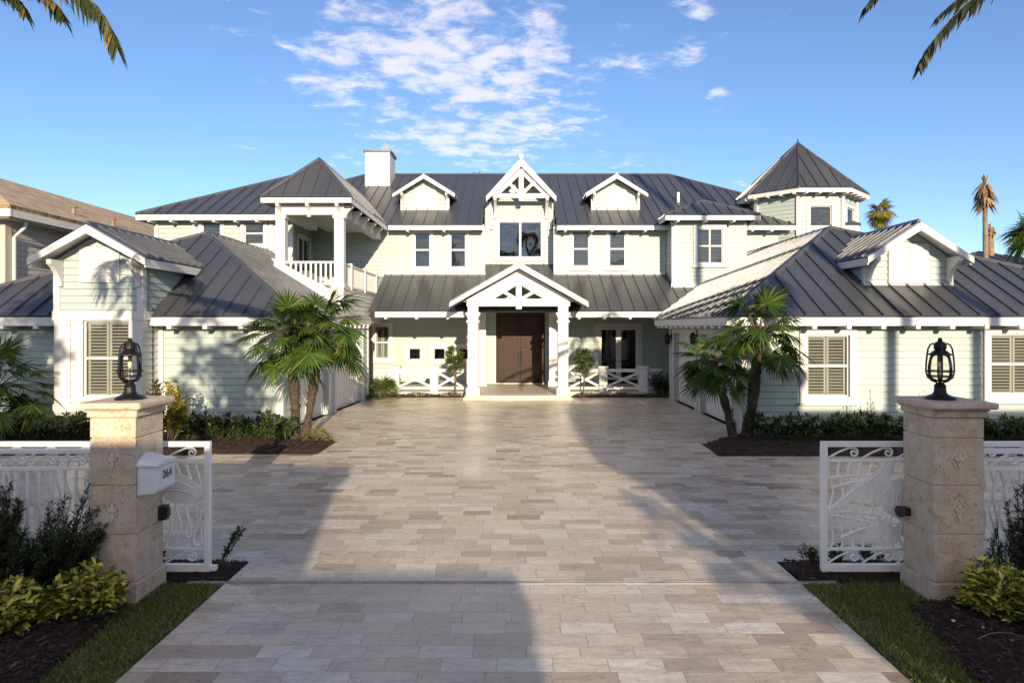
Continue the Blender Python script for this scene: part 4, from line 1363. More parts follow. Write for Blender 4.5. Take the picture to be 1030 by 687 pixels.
while zz < 4.4: m.box(vx0 + .05, vx1 - .05, bf - .062, bf - .045, zz, zz + .05); zz += .08
m.build('vent_panel', 'white_trim', BG)
for x_ in (bl + .12, br - .06): bracket(x_, bf - .018, 4.12, .42, .6, .11, BG)
m = MB(); m.piece().box(br - .1, br + .05, bf - .045, bf + .1, 2.95, 4.15); m.piece().box(bl - .05, bl + .1, bf - .045, bf + .1, 2.95, 4.15); m.build('corner_board', 'white_trim', BG)

# back and inner shell so that rooms stay dark
m = MB()
wall(m, (13.9, 39), (-13.5, 39), 0, ZE + .1); wall(m, (13.9, 27.6), (13.9, 39), 0, ZE + .1); wall(m, (17.2, 29), (7.2, 29), 0, 3); wall(m, (-6.6, 29), (-15.2, 29), 0, 3)
m.build('rear_wall', 'siding', HOUSE)
m = MB(); m.box(-13.4, 13.8, 27.8, 38.9, 3.45, 3.5); m.box(-13.4, -8.5, 25.05, 27.8, 3.45, 3.5); m.build('floor_slab', 'dark_room', HOUSE)

# wall lanterns at the garage corners
def sconce(x, y, z, out):
    m = MB(); o = V(out)
    m.lathe((x + o.x * .16, y + o.y * .16, z - .2), [(.05, 0), (.09, .04), (.1, .26), (.12, .28), (.05, .38), (.02, .42)], 8)
    m.beam((x, y, z + .1), (x + o.x * .16, y + o.y * .16, z + .12), .03, .03)
    m.obox(V((x, y, z + .05)) + o * .015, o * .015, o.cross(V((0, 0, 1))) * .06, V((0, 0, .12)))
    m.build('wall_lantern', 'black_metal', HOUSE)
sconce(5.66, 23.25, 2.15, (-1, 0, 0)); sconce(5.66, 19.95, 2.2, (-1, 0, 0)); sconce(-5.33, 20.0, 2.2, (1, 0, 0))
# ------------------------------------------------------------------ planting beds, lawn, mulch
rnd = random.Random(7)


def inside(p, poly):
    x, y = p; c = False; n = len(poly)
    for i in range(n):
        x1, y1 = poly[i]; x2, y2 = poly[(i + 1) % n]
        if (y1 > y) != (y2 > y) and x < (x2 - x1) * (y - y1) / (y2 - y1) + x1: c = not c
    return c


def edge_dist(p, poly):
    best = 9e9; P_ = V((p[0], p[1])); n = len(poly)
    for i in range(n):
        a = V(poly[i]); b = V(poly[(i + 1) % n]); ab = b - a
        f = max(0, min(1, (P_ - a).dot(ab) / max(1e-9, ab.dot(ab))))
        best = min(best, (P_ - a - ab * f).length)
    return best


BEDS = {
    'wing_left': [(-15.2, 13.3), (-3.95, 13.3), (-3.95, 14.75), (-5.6, 15.95), (-15.2, 16.12)],
    'wing_right': [(4.12, 13.1), (17.2, 13.1), (17.2, 16.12), (5.62, 15.95), (4.2, 14.45)],
    'gate_left': [(-12.5, 6.70), (-2.92, 6.70), (-2.92, 7.24), (-12.5, 7.24)],
    'gate_right': [(2.95, 6.70), (12.5, 6.70), (12.5, 7.24), (2.98, 7.24)],
    'outer_left': [(-12.5, 1.0), (-3.42, 1.0), (-3.46, 4.6), (-3.52, 5.6), (-3.64, 6.12), (-3.9, 6.35), (-4.1, 6.69), (-12.5, 6.69)],
    'outer_right': [(3.30, 1.0), (12.5, 1.0), (12.5, 6.69), (4.1, 6.69), (3.95, 6.2), (3.62, 6.05), (3.58, 5.6), (3.42, 5.0), (3.34, 4.5)],
    'porch_left': [(-5.12, 23.92), (-1.76, 23.92), (-1.76, 24.34), (-5.12, 24.34)],
    'porch_right': [(2.16, 23.92), (5.6, 23.92), (5.6, 24.34), (2.16, 24.34)],
}


def bed(poly, step, hmax=0.07):
    m = MB()
    xs = [p[0] for p in poly]; ys = [p[1] for p in poly]
    nx = int((max(xs) - min(xs)) / step) + 1; ny = int((max(ys) - min(ys)) / step) + 1
    idx = {}
    for i in range(nx + 1):
        for j in range(ny + 1):
            x = min(xs) + (max(xs) - min(xs)) * i / nx; y = min(ys) + (max(ys) - min(ys)) * j / ny
            inn = inside((x, y), poly)
            e = edge_dist((x, y), poly)
            z = 0.008 + hmax * min(1, e / .25) * (.75 + .25 * sin(x * 9 + sin(y * 7) * 2) * cos(y * 11)) if inn else (-.01 if e > .02 else .006)
            idx[i, j] = len(m.v); m.v.append((x, y, z))
    for i in range(nx):
        for j in range(ny):
            cx_ = min(xs) + (max(xs) - min(xs)) * (i + .5) / nx; cy_ = min(ys) + (max(ys) - min(ys)) * (j + .5) / ny
            if inside((cx_, cy_), poly):
                m.f.append((idx[i, j], idx[i + 1, j], idx[i + 1, j + 1], idx[i, j + 1])); m.mi.append(0)
    o = m.build('planting_bed', 'mulch_soil', smooth=True)
    o['kind'] = 'structure'


for k_, pl in BEDS.items():
    bed(pl, .12 if 'outer' in k_ else .2 if 'wing' in k_ else .09, .05 if 'porch' in k_ else .07)

mc = MB()


def chips(poly, lim, n, size):
    c = 0
    while c < n:
        x = rnd.uniform(lim[0], lim[1]); y = rnd.uniform(lim[2], lim[3])
        if not inside((x, y), poly): continue
        c += 1
        e = min(1, edge_dist((x, y), poly) / .25)
        a = rnd.uniform(0, pi); L = rnd.uniform(.4, 1.6) * size; w = L * rnd.uniform(.18, .4)
        d = V((cos(a), sin(a), rnd.uniform(-.3, .3))) * L / 2; s_ = V((-sin(a), cos(a), rnd.uniform(-.4, .4))) * w / 2
        p = V((x, y, .015 + .07 * e + rnd.uniform(0, .012)))
        mc.quadv([p - d - s_, p + d - s_ * .7, p + d * .9 + s_, p - d * .8 + s_ * .8])


chips(BEDS['outer_left'], (-5.6, -3.4, 4.2, 6.69), 5200, .05)
chips(BEDS['outer_right'], (3.3, 5.6, 4.2, 6.69), 5200, .05)
chips(BEDS['gate_left'], (-5.5, -2.9, 6.7, 7.24), 1500, .05)
chips(BEDS['gate_right'], (2.95, 5.5, 6.7, 7.24), 1500, .05)
chips(BEDS['wing_left'], (-12, -3.9, 13.3, 15.5), 4200, .075)
chips(BEDS['wing_right'], (4.1, 14, 13.1, 15.5), 4200, .075)
o = mc.build('mulch', 'mulch_chip'); o['kind'] = 'stuff'; o['label'] = 'dark brown shredded bark mulch over the planting beds'

gr = MB()
GL = [(-2.93, 1.5), (-2.93, 6.60), (-4.15, 6.68), (-3.9, 6.38), (-3.62, 6.14), (-3.5, 5.6), (-3.44, 4.6), (-3.4, 1.5)]
GR_ = [(2.95, 1.5), (2.95, 6.60), (4.1, 6.68), (3.97, 6.22), (3.66, 6.08), (3.62, 5.6), (3.46, 5.0), (3.37, 4.5), (3.33, 1.5)]
for poly in (GL, GR_):
    xs = [p[0] for p in poly]; c = 0
    while c < 15000:
        x = rnd.uniform(min(xs) - .05, max(xs) + .05); y = 6.68 - 2.9 * rnd.random() ** 1.1
        if not inside((x, y), poly) and rnd.random() > .10: continue
        c += 1
        a = rnd.uniform(0, 2 * pi); h = rnd.uniform(.03, .09)
        lean = rnd.uniform(.15, .9)
        gr.blade(V((x, y, -.02)), V((cos(a) * lean, sin(a) * lean, 1)), h, rnd.uniform(.005, .009), V((-sin(a), cos(a), .2)), rnd.uniform(0, .5))
o = gr.build('grass', 'grass_blade'); o['kind'] = 'stuff'; o['label'] = 'short green grass strips along both edges of the paved drive'

# low creeping plants in front of the terraces
gc = MB()
for x0_, x1_ in ((-4.9, -1.85), (2.3, 5.4)):
    for k in range(1500):
        x = rnd.uniform(x0_, x1_); y = rnd.uniform(23.95, 24.3); a = rnd.uniform(0, 2 * pi)
        gc.blade(V((x, y, .03 + rnd.uniform(0, .1) * (1 + .5 * sin(x * 5)))), V((cos(a), sin(a), rnd.uniform(.1, .9))), rnd.uniform(.05, .1), .035, V((0, 0, 1)), .3)
o = gc.build('ground_cover', 'bed_leaf'); o['kind'] = 'stuff'; o['label'] = 'low creeping green ground cover in front of the terraces'

# gate track across the drive
m = MB(); m.box(-3.3, 3.3, 6.625, 6.65, -.02, .006); m.box(-3.3, 3.3, 6.675, 6.69, -.02, .006); m.box(-3.3, 3.3, 6.65, 6.675, -.02, .003)
o = m.build('gate_track', 'steel_track'); tag(o, 'thin metal gate track set across the pavers between the gate pillars', 'gate track')

# ------------------------------------------------------------------ gate pillars
def emblem(m, x, y, z, s=1.0):
    # carved lozenge with a three-petalled flower
    for k in range(4):
        an = k * pi / 2
        p = V((x + cos(an) * .075 * s, y, z + sin(an) * .12 * s)); q = V((x + cos(an + pi / 2) * .075 * s, y, z + sin(an + pi / 2) * .12 * s))
        m.beam(p, q, .012, .008, V((0, 1, 0)))
    for an, L in ((pi / 2, .10), (pi * .78, .065), (pi * .22, .065), (-pi / 2, .075)):
        d = V((cos(an), 0, sin(an))); c = V((x, y, z - .02 * s)); sd_ = V((-d.z, 0, d.x))
        m.prism([c, c + d * L * .5 * s + sd_ * .02 * s, c + d * L * s, c + d * L * .5 * s - sd_ * .02 * s], V((0, -.012, 0)))


def pillar(x0, x1, label, inner):
    y0, y1 = 6.17, 6.66
    cx_, cy_ = (x0 + x1) / 2, (y0 + y1) / 2
    t = thing('gate_pillar', label, 'pillar', (cx_, cy_, 0), 'stone gate pillars')
    g = .022
    m = MB(); m.box(x0 - g, x1 + g, y0 - g, y1 + g, -.03, .185); m.build('plinth', 'coral_stone', t, bevel=.008)
    zs = [.193, .64, 1.10, 1.545, 1.74]
    for za, zb_ in zip(zs[:-1], zs[1:]):
        j = .0
        m = MB(); m.box(x0 + j, x1 - j, y0 + j, y1 - j, za + .005, zb_ - .005); m.build('stone_block', 'coral_stone', t, bevel=.007)
    m = MB(); m.box(x0 + .012, x1 - .012, y0 + .012, y1 - .012, .15, 1.76); m.build('core', 'coral_stone', t)
    m = MB()
    for o0, za, zb_ in ((.02, 1.742, 1.80), (.035, 1.80, 1.822)):
        m.box(x0 - o0, x1 + o0, y0 - o0, y1 + o0, za, zb_)
    m.build('cap_moulding', 'coral_stone', t, bevel=.008)
    m = MB(); m.box(x0 - .085, x1 + .085, y0 - .085, y1 + .085, 1.822, 1.885); m.build('capstone', 'coral_stone', t, bevel=.018)
    for z in (1.35, .87):
        m = MB(); emblem(m, cx_, y0 - .002, z); m.build('carved_emblem', 'emblem_stone', t)
    m = MB()
    xi = x0 if inner < 0 else x1
    if inner > 0:
        m.box(xi, xi + .075, y1 - .1, y1 - .02, .66, .80); m.box(xi + .075, xi + .09, y1 - .09, y1 - .03, .69, .77)
    else:
        m.box(xi - .05, xi, y1 - .13, y1 - .05, .71, .79)
        c = V((xi - .05, y1 - .09, .75)); m.tube([c, c + V((-.05, -.02, 0))], [.05, .06], 14); m.cur = 0
    m.build('gate_sensor', 'black_plastic', t)
    return t


PLX = (-3.97, -3.54)
PRX = (3.97, 4.44)
pillar(*PLX, 'coral stone gate pillar with the white mailbox on its side', 1)
pillar(*PRX, 'coral stone gate pillar with bare sides and a round black sensor', -1)


def lantern(x, y, z, label):
    t = thing('lantern', label, 'lantern', (x, y, z), 'black lanterns on the gate pillars')
    m = MB()
    m.lathe((x, y, z), [(.135, 0), (.135, .012), (.115, .03), (.07, .05), (.055, .07), (.05, .12), (.055, .13), (.04, .15), (.03, .165)], 20)
    m.build('base', 'black_metal', t, smooth=False)
    m = MB()
    m.lathe((x, y, z), [(.075, .175), (.098, .215), (.104, .27), (.102, .33), (.09, .40), (.078, .435)], 24); m.build('glass_globe', 'lamp_glass', t, smooth=True)
    m = MB()
    m.lathe((x, y, z), [(.108, .43), (.104, .442), (.08, .452), (.062, .47), (.045, .485), (.055, .495), (.055, .53), (.04, .56), (.02, .565), (.022, .58), (.012, .6)], 20)
    m.build('hood', 'black_metal', t)
    for k in range(4):
        m = MB(); an = k * pi / 2 + pi / 4 + .35
        d = V((cos(an), sin(an), 0)); pts = []
        for (r, h) in ((.03, .165), (.075, .178), (.118, .215), (.134, .27), (.132, .34), (.124, .43), (.113, .495), (.092, .532), (.066, .545), (.05, .535)):
            pts.append(V((x, y, z + h)) + d * r * .88)
        m.tube(pts, .0085, 6); m.build('cage_bar', 'black_metal', t)
    for h, r in ((.225, .107), (.275, .118)):
        m = MB(); m.tube([V((x + r * cos(2 * pi * k / 24), y + r * sin(2 * pi * k / 24), z + h)) for k in range(25)], .006, 6, False)
        m.build('cage_ring', 'black_metal', t)
    m = MB(); m.tube([(x, y, z + .165), (x, y, z + .37)], .006, 6); m.tube([(x, y, z + .37), (x, y, z + .44)], .018, 10); m.build('lamp_holder', 'black_metal', t)
    m = MB(); m.lathe((x, y, z), [(.006, .30), (.018, .32), (.02, .345), (.012, .37)], 12); m.build('bulb', 'bulb', t, smooth=True)


lantern((PLX[0] + PLX[1]) / 2 + .02, 6.415, 1.885, 'black cage lantern on the stone pillar with the mailbox')
lantern((PRX[0] + PRX[1]) / 2 - .02, 6.415, 1.885, 'black cage lantern on the stone pillar without a mailbox')


def mailbox():
    x0, y0, y1 = PLX[1] + .003, 6.19, 6.54
    z0, zf, zb_ = 1.00, 1.27, 1.35
    w = .18
    t = thing('mailbox', 'white wall mailbox with house number mounted on the stone pillar', 'mailbox', (x0, (y0 + y1) / 2, z0))
    m = MB()
    pr = [(0, z0), (w - .015, z0 + .018), (w, z0 + .04), (w, zf), (0, zf)]
    m.prism([V((x0 + a, y0, b)) for a, b in pr], V((0, y1 - y0, 0)))
    m.build('body', 'mail_white', t, bevel=.006)
    m = MB()
    n_ = 12   # arched lid: curved along its length, sloping away from the pillar
    for k in range(n_):
        f0, f1 = k / n_, (k + 1) / n_
        ya, yb = y0 - .015 + (y1 - y0 + .03) * f0, y0 - .015 + (y1 - y0 + .03) * f1
        ha, hb = .085 * sin(pi * f0) ** .8, .085 * sin(pi * f1) ** .8
        a = [V((x0, ya, zf + .004)), V((x0 + w + .018, ya, zf + .004)), V((x0 + w + .018, ya, zf + .012 + ha * .35)), V((x0, ya, zf + .03 + ha))]
        b = [V((x0, yb, zf + .004)), V((x0 + w + .018, yb, zf + .004)), V((x0 + w + .018, yb, zf + .012 + hb * .35)), V((x0, yb, zf + .03 + hb))]
        for i in range(4):
            j = (i + 1) % 4
            m.quadv([a[i], a[j], b[j], b[i]])
        if k == 0: m.quadv(a[::-1])
        if k == n_ - 1: m.quadv(b)
    m.build('lid', 'mail_white', t)
    cu = bpy.data.curves.new('number', 'FONT'); cu.body = '264'; cu.size = .115; cu.extrude = .004; cu.align_x = 'CENTER'
    tmp = bpy.data.objects.new('number', cu); COL.objects.link(tmp)
    dg = bpy.context.evaluated_depsgraph_get()
    me = bpy.data.meshes.new_from_object(tmp.evaluated_get(dg))
    bpy.data.objects.remove(tmp); bpy.data.curves.remove(cu)
    me.materials.clear(); me.materials.append(MATS['ink'])
    R = Matrix(((0, 0, 1), (1, 0, 0), (0, 1, 0))).to_4x4()
    me.transform(R)
    n = bpy.data.objects.new('house_number', me); COL.objects.link(n); n.parent = t
    n.location = V((x0 + w + .003, (y0 + y1) / 2 + .02, 1.135)) - V(t.location)
    m = MB(); m.piece().box(x0 + w, x0 + w + .006, y0 + .06, y1 - .06, 1.05, 1.063); m.piece().box(x0 + w, x0 + w + .012, y0 + .02, y1 - .02, zf - .02, zf - .008); m.build('front_flap', 'mail_white', t)


mailbox()

# ------------------------------------------------------------------ wrought gates and fences
GY = 6.84


def spiral(cx_, cz, y, r, a0, turns, sg=1, n=18):
    return [V((cx_ + sg * r * (1 - .8 * k / n) * cos(a0 + turns * 2 * pi * k / n), y, cz + r * (1 - .8 * k / n) * sin(a0 + turns * 2 * pi * k / n))) for k in range(n + 1)]


def scroll_band(parent, x0, x1, y, z0, z1, sg, period=.36, r=.0105):
    x = x0; h = z1 - z0
    while x < x1 - .1:
        xe = min(x + period, x1)
        m = MB()
        a = V((x + .01, y, z0 + .01)); b = V((x + period * .62, y, z1 - .015))
        if sg < 0: a.x, b.x = x + period * .99, x + period * .38
        m.tube([a, (a + b) / 2 + V((0, 0, .008)), b], r, 5)
        sx = x + period * .78 if sg > 0 else x + period * .22
        pts = [V((b.x, y, z1 - .015))] + spiral(sx, z0 + h * .52, y, h * .40, pi * .62, -1.35, sg)
        if xe >= x1 - .001 and period > x1 - x: pts = [p for p in pts if p.x < x1]
        if len(pts) > 3: m.tube(pts, r, 5)
        m.build('scroll', 'white_metal', parent)
        x += period


def wave_bar(x, y, z0, z1, amp, waves, ph, r=.0125):
    return [V((x + amp * sin(ph + waves * 2 * pi * k / 20), y, z0 + (z1 - z0) * k / 20)) for k in range(21)], r


def gate(label, sg, xe, xo, design):
    """sg -1 left leaf, +1 right leaf; xe the free end by the drive, xo the end behind the pillar and fence"""
    t = thing('gate', label, 'gate', (xe, GY, 0), 'white metal gate leaves')
    zb_, zt = .05, 1.40
    f = MB()
    xa, xb = min(xe, xo), max(xe, xo)
    f.box(xa, xb, GY - .025, GY + .025, zt - .055, zt); f.box(xa, xb, GY - .03, GY + .03, zb_, zb_ + .075)
    for x_ in (xa, xb - .06): f.box(x_, x_ + .06, GY - .028, GY + .028, zb_ + .075, zt - .055)
    f.box(xa + .06, xb - .06, GY - .015, GY + .015, 1.185, 1.215); f.box(xa + .06, xb - .06, GY - .015, GY + .015, .265, .295)
    f.build('gate_frame', 'white_metal', t, bevel=.004)
    scroll_band(t, xa + .06, xb - .06, GY, 1.215, zt - .055, 1)
    scroll_band(t, xa + .06, xb - .06, GY, zb_ + .075, .265, 1)
    x = xa + .10; k = 0
    while x < xb - .08:
        m = MB(); pts, r = wave_bar(x, GY, .29, 1.19, .028, 1.9, k * .35 + (0 if sg > 0 else 2.5)); m.tube(pts, r, 6); m.build('wavy_bar', 'white_metal', t)
        x += .105; k += 1
    return t


def plate(parent, pts, y, name, th=.008, n=3):
    """flat cut sheet with a smooth outline through pts (x,z)"""
    m = MB(); out = []
    N = len(pts)
    for i in range(N):
        p0, p1, p2, p3 = (pts[(i + k) % N] for k in (-1, 0, 1, 2))
        for s_ in range(n):
            f = s_ / n
            q = [.5 * ((2 * p1[c]) + (-p0[c] + p2[c]) * f + (2 * p0[c] - 5 * p1[c] + 4 * p2[c] - p3[c]) * f * f + (-p0[c] + 3 * p1[c] - 3 * p2[c] + p3[c]) * f ** 3) for c in (0, 1)]
            out.append(V((q[0], y, q[1])))
    m.prism(out, V((0, th, 0)))
    return m.build(name, 'white_metal', parent)


gl_ = gate('white metal gate leaf with seaweed pattern behind the mailbox pillar', -1, -3.14, -6.2, 0)
gr_ = gate('white metal gate leaf with a leaping billfish cut from sheet', 1, 3.22, 6.3, 1)
# right leaf: billfish with a long spear, sail fin and spray
xf = 3.22
plate(gr_, [(xf + .06, .69), (xf + .20, .82), (xf + .34, .94), (xf + .48, 1.04), (xf + .60, 1.12), (xf + .74, 1.185), (xf + .70, 1.08), (xf + .68, 1.0), (xf + .80, 1.02), (xf + .98, .98), (xf + 1.25, .86), (xf + 1.5, .72), (xf + 1.7, .66), (xf + 1.62, .56), (xf + 1.4, .60), (xf + 1.1, .58), (xf + .9, .56), (xf + .74, .62), (xf + .58, .76), (xf + .44, .82), (xf + .32, .79), (xf + .18, .72)], GY - .034, 'billfish_plate', .014)
for k, (x0_, z0_, x1_, z1_, bend) in enumerate([(.06, .70, .52, .74, .05), (.06, .67, .62, .62, .02), (.06, .65, .50, .56, .0), (.10, .92, .62, .98, .03), (.08, 1.02, .55, 1.05, .01), (.2, .40, .8, .55, .04)]):
    m = MB(); m.tube([V((xf + x0_ + (x1_ - x0_) * f, GY - .012, z0_ + (z1_ - z0_) * f + bend * sin(pi * f))) for f in [i / 8 for i in range(9)]], [.016 - .007 * i / 8 for i in range(9)], 6); m.build('spray_rod', 'white_metal', gr_)
for k in range(7):
    x_ = xf + .50 + .12 * k; z_ = .46 + .07 * (k % 2)
    plate(gr_, [(x_ - .05, z_ - .10), (x_ - .035, z_ + .02), (x_ - .05, z_ + .12), (x_ + .01, z_ + .06), (x_ + .06, z_ + .10), (x_ + .035, z_ - .02), (x_ + .05, z_ - .1)], GY - .03, 'spray_plate')
for k in range(5):
    x_ = xf + .68 + .14 * k; z_ = .82 - .02 * k
    m = MB(); m.tube([V((x_ + .05 * cos(a_ / 8 * pi + pi / 2), GY - .037, z_ + .09 * sin(a_ / 8 * pi + pi / 2))) for a_ in range(9)], .006, 5); m.build('spray_rod', 'white_metal', gr_)
for k in range(7):      # raised fin rays and gill lines on the plate
    x_ = xf + .42 + .075 * k
    m = MB(); m.tube([V((x_ + .03 * sin(f * pi), GY - .036, .79 - .012 * k + f * (.20 + .02 * (k % 3)))) for f in [i / 6 for i in range(7)]], .0045, 5); m.build('spray_rod', 'white_metal', gr_)
m = MB(); m.tube([V((xf + .10 + .5 * f, GY - .036, .715 + .36 * f + .02 * sin(pi * f))) for f in [i / 8 for i in range(9)]], .006, 5); m.build('spray_rod', 'white_metal', gr_)
# left leaf: leaves of seaweed and a fish's flank behind the mailbox
xl = -3.2
def loop(parent, cx_, cz, w, h, tilt, name):
    m = MB(); pts = []
    for k in range(25):
        a_ = 2 * pi * k / 24; px_ = w * sin(a_) * (1 - .35 * cos(a_)); pz_ = h * cos(a_)
        pts.append(V((cx_ + px_ * cos(tilt) - pz_ * sin(tilt), GY - .012, cz + px_ * sin(tilt) + pz_ * cos(tilt))))
    m.tube(pts, .012, 6, False); m.build(name, 'white_metal', parent)
loop(gl_, xl - .03, .50, .055, .19, -.25, 'seaweed_leaf'); loop(gl_, xl - .10, .55, .045, .16, -.45, 'seaweed_leaf'); loop(gl_, xl + .005, .44, .035, .13, .1, 'seaweed_leaf')
plate(gl_, [(xl - .0, .86), (xl - .12, 1.0), (xl - .3, 1.07), (xl - .5, 1.03), (xl - .75, .9), (xl - .6, .82), (xl - .44, .84), (xl - .3, .76), (xl - .15, .78)], GY - .022, 'fish_plate')
for k in range(4):
    m = MB(); z_ = .70 + .035 * k; m.tube([V((xl - .5 + .4 * f, GY - .026, z_ + .14 + .06 * sin(pi * f + k * .2))) for f in [i / 8 for i in range(9)]], .007, 5); m.build('spray_rod', 'white_metal', gl_)
m = MB(); m.box(-3.14, -3.08, GY - .03, GY + .03, .06, .11); m.build('gate_stop', 'white_metal', gl_)


def fence(label, x0, x1, wavy):
    fy = 6.52
    t = thing('metal_fence', label, 'fence', ((x0 + x1) / 2, fy, 0))
    m = MB(); m.box(x0, x1, fy - .022, fy + .022, 1.335, 1.385); m.build('top_rail', 'white_metal', t)
    m = MB(); m.box(x0, x1, fy - .016, fy + .016, 1.17, 1.20); m.build('middle_rail', 'white_metal', t)
    m = MB(); m.box(x0, x1, fy - .02, fy + .02, .10, .14); m.build('bottom_rail', 'white_metal', t)
    scroll_band(t, x0, x1 - .02, fy, 1.20, 1.335, 1, .3)
    n_ = int((x1 - x0) / .118)
    for k in range(1, n_):
        x_ = x0 + (x1 - x0) * k / n_
        m = MB()
        if wavy:
            pts, r = wave_bar(x_, fy, .14, 1.17, .022, 2.0, k * .5); m.tube(pts, r, 6)
        else:
            m.box(x_ - .011, x_ + .011, fy - .011, fy + .011, .14, 1.17)
        m.build('wavy_bar' if wavy else 'picket', 'white_metal', t)
    for k in (0, 1, 2, 3):
        x_ = x0 + .03 + (x1 - x0 - .06) * k / 3
        m = MB(); m.box(x_ - .028, x_ + .028, fy - .028, fy + .028, -.02, 1.335); m.build('fence_post', 'white_metal', t)


fence('white metal picket fence with straight bars beside the mailbox pillar', -8.4, -3.975, False)
fence('white metal fence with wavy bars beside the pillar without a mailbox', 4.445, 8.6, True)
# ------------------------------------------------------------------ plants
def rv(r, s=1.0):
    while True:
        v = V((r.uniform(-1, 1), r.uniform(-1, 1), r.uniform(-1, 1)))
        if .05 < v.length < 1: return v * s


def trunk_pts(base, top, bow, n=9):
    base = V(base); top = V(top)
    return [base.lerp(top, k / n) + V(bow) * sin(pi * k / n) for k in range(n + 1)]


def fan_leaf(m, hub, out, up, R, r, nseg=30, spread=2.1, droop=.35):
    """one costapalmate leaf: narrow pointed segments spread about the outward axis"""
    out = out.normalized(); side = out.cross(up).normalized(); nrm = side.cross(out).normalized()
    for k in range(nseg):
        a = spread * (2 * k / (nseg - 1) - 1)
        d = out * cos(a) + side * sin(a) - nrm * (.18 * abs(sin(a)))
        L = R * (.66 + .34 * cos(a * .62)) * r.uniform(.88, 1.06)
        m.blade(hub, d, L, R * .08, nrm + side * r.uniform(-.35, .35), droop * r.uniform(.5, 1.6), .5)


def fan_palm(name, label, base, top, bow, n, R, tr, seed, group=None, leaf='palm_leaf', cat='palm', low=-.8, pet=.72):
    r = random.Random(seed)
    t = thing(name, label, cat, base, group)
    pts = trunk_pts(base, top, bow, 16)
    m = MB(); m.tube(pts, [tr * (1.25 if k == 0 else 1.0) * (1 + r.uniform(-.12, .12)) * (1.0 + .12 * sin(k)) for k in range(17)], 9)
    # old leaf bases
    for k in range(90):
        f = r.uniform(.05, 1); p = pts[0].lerp(pts[-1], f) + V(bow) * sin(pi * f); a = r.uniform(0, 2 * pi); d = V((cos(a), sin(a), 0))
        m.blade(p + d * tr * .85, d * .45 + V((0, 0, 1)), r.uniform(.08, .2), .06, d, 0, .4)
    m.build('trunk', 'trunk', t)
    lf = MB(); st = MB()
    c = V(top)
    for k in range(n):
        az = k * 2.39996 + r.uniform(-.3, .3)
        el = 1.25 - (1.25 - low) * (k / (n - 1)) ** .9 + r.uniform(-.15, .15)
        d = V((cos(az) * cos(el), sin(az) * cos(el), sin(el)))
        L = R * pet * r.uniform(.75, 1.3)
        hub = c + d * L + V((0, 0, -.10 * L * (1 + cos(el))))
        st.tube([c + V((0, 0, -.06)), c + d * L * .5 + V((0, 0, .02)), hub], [.018, .012, .008], 4)
        o_ = (d + V((0, 0, -.30 - .25 * cos(el))) + rv(r, .25)).normalized()
        up = V((-cos(az) * .4, -sin(az) * .4, 1)) if abs(o_.z) < .8 else V((-cos(az), -sin(az), .2))
        fan_leaf(lf, hub, o_, up + rv(r, .3), R * .62 * r.uniform(.8, 1.15), r, 28, 2.2 + r.uniform(-.2, .2), r.uniform(.06, .34))
    lf.build('crown', leaf, t)
    st.build('leaf_stalks', 'stem', t)
    return t


PALM_G = None
fan_palm('fan_palm', 'fan palm with dark trunk by the pale wing wall left of its thinner partner', P(297, 444, 14.9) * 1 + V((0, 0, 0)), P(291, 338, 14.9), (.05, 0, 0), 30, .96, .105, 11)
fan_palm('fan_palm', 'fan palm with tan leaning trunk in front of the first left garage door', P(306, 443, 15.0), P(324, 330, 15.0), (.02, 0, 0), 31, .98, .092, 12)
fan_palm('fan_palm', 'shorter fan palm of the pair in front of the right garage doors', P(738, 443, 14.9), P(716, 364, 14.9), (.04, 0, 0), 29, .82, .09, 13)
fan_palm('fan_palm', 'taller fan palm of the pair with thick trunk before the right wing corner', P(750, 443, 15.0), P(762, 335, 15.0), (.06, 0, 0), 32, 1.0, .118, 14)
fan_palm('fan_palm', 'bushy fan palm at the left edge in front of the green wing wall', P(-16, 447, 14.6), P(-4, 388, 14.6), (.02, 0, 0), 26, 1.05, .14, 15)


def cluster(r, m, c, n, R, L, w, up=.4, droop=.3, wide=.45):
    for k in range(n):
        d = rv(r).normalized(); d.z = abs(d.z) * .8 + up * r.random(); d.normalize()
        m.blade(V(c) + d * R * r.uniform(.0, .5), d, L * r.uniform(.7, 1.2), w * r.uniform(.8, 1.2), V((0, 0, 1)) + rv(r, .5), droop * r.uniform(.3, 1.5), wide)


def bush(name, label, base, h, rx, ry, nbr, per, L, w, leaf, seed, cat='shrub', group=None, stem='stem', zmin=.15, droop=.25, lean=(0, 0), wide=.45, br=.008, spread=.35):
    """many-stemmed shrub: branches from the base, leaves along their outer part"""
    r = random.Random(seed)
    base = V(base)
    t = thing(name, label, cat, base, group)
    st = MB(); lf = MB()
    for k in range(nbr):
        a = r.uniform(0, 2 * pi); q = math.sqrt(r.random())
        zt = h * r.uniform(zmin, 1) ** .7 * (1 - .30 * q * q)
        tip = base + V((cos(a) * rx * q + lean[0] * zt, sin(a) * ry * q + lean[1] * zt, zt))
        b0 = base + V((cos(a) * rx * q * .25, sin(a) * ry * q * .25, 0))
        mid = b0.lerp(tip, .55) + V((cos(a) * .1 * rx, sin(a) * .1 * ry, .04 * h))
        st.tube([b0, mid, tip], [br, br * .7, br * .35], 4, False)
        for j in range(per):
            f = r.uniform(spread, 1.02)
            p = mid.lerp(tip, (f - .5) * 2) if f > .5 else b0.lerp(mid, f * 2)
            d = rv(r).normalized(); d.z = d.z * .6 + .35; d += (tip - b0).normalized() * .4
            lf.blade(p + rv(r, L * .25), d, L * r.uniform(.6, 1.25), w * r.uniform(.7, 1.2), V((0, 0, 1)) + rv(r, .6), droop * r.uniform(.2, 1.6), wide)
    lf.build('foliage', leaf, t)
    st.build('branches', stem, t)
    return t


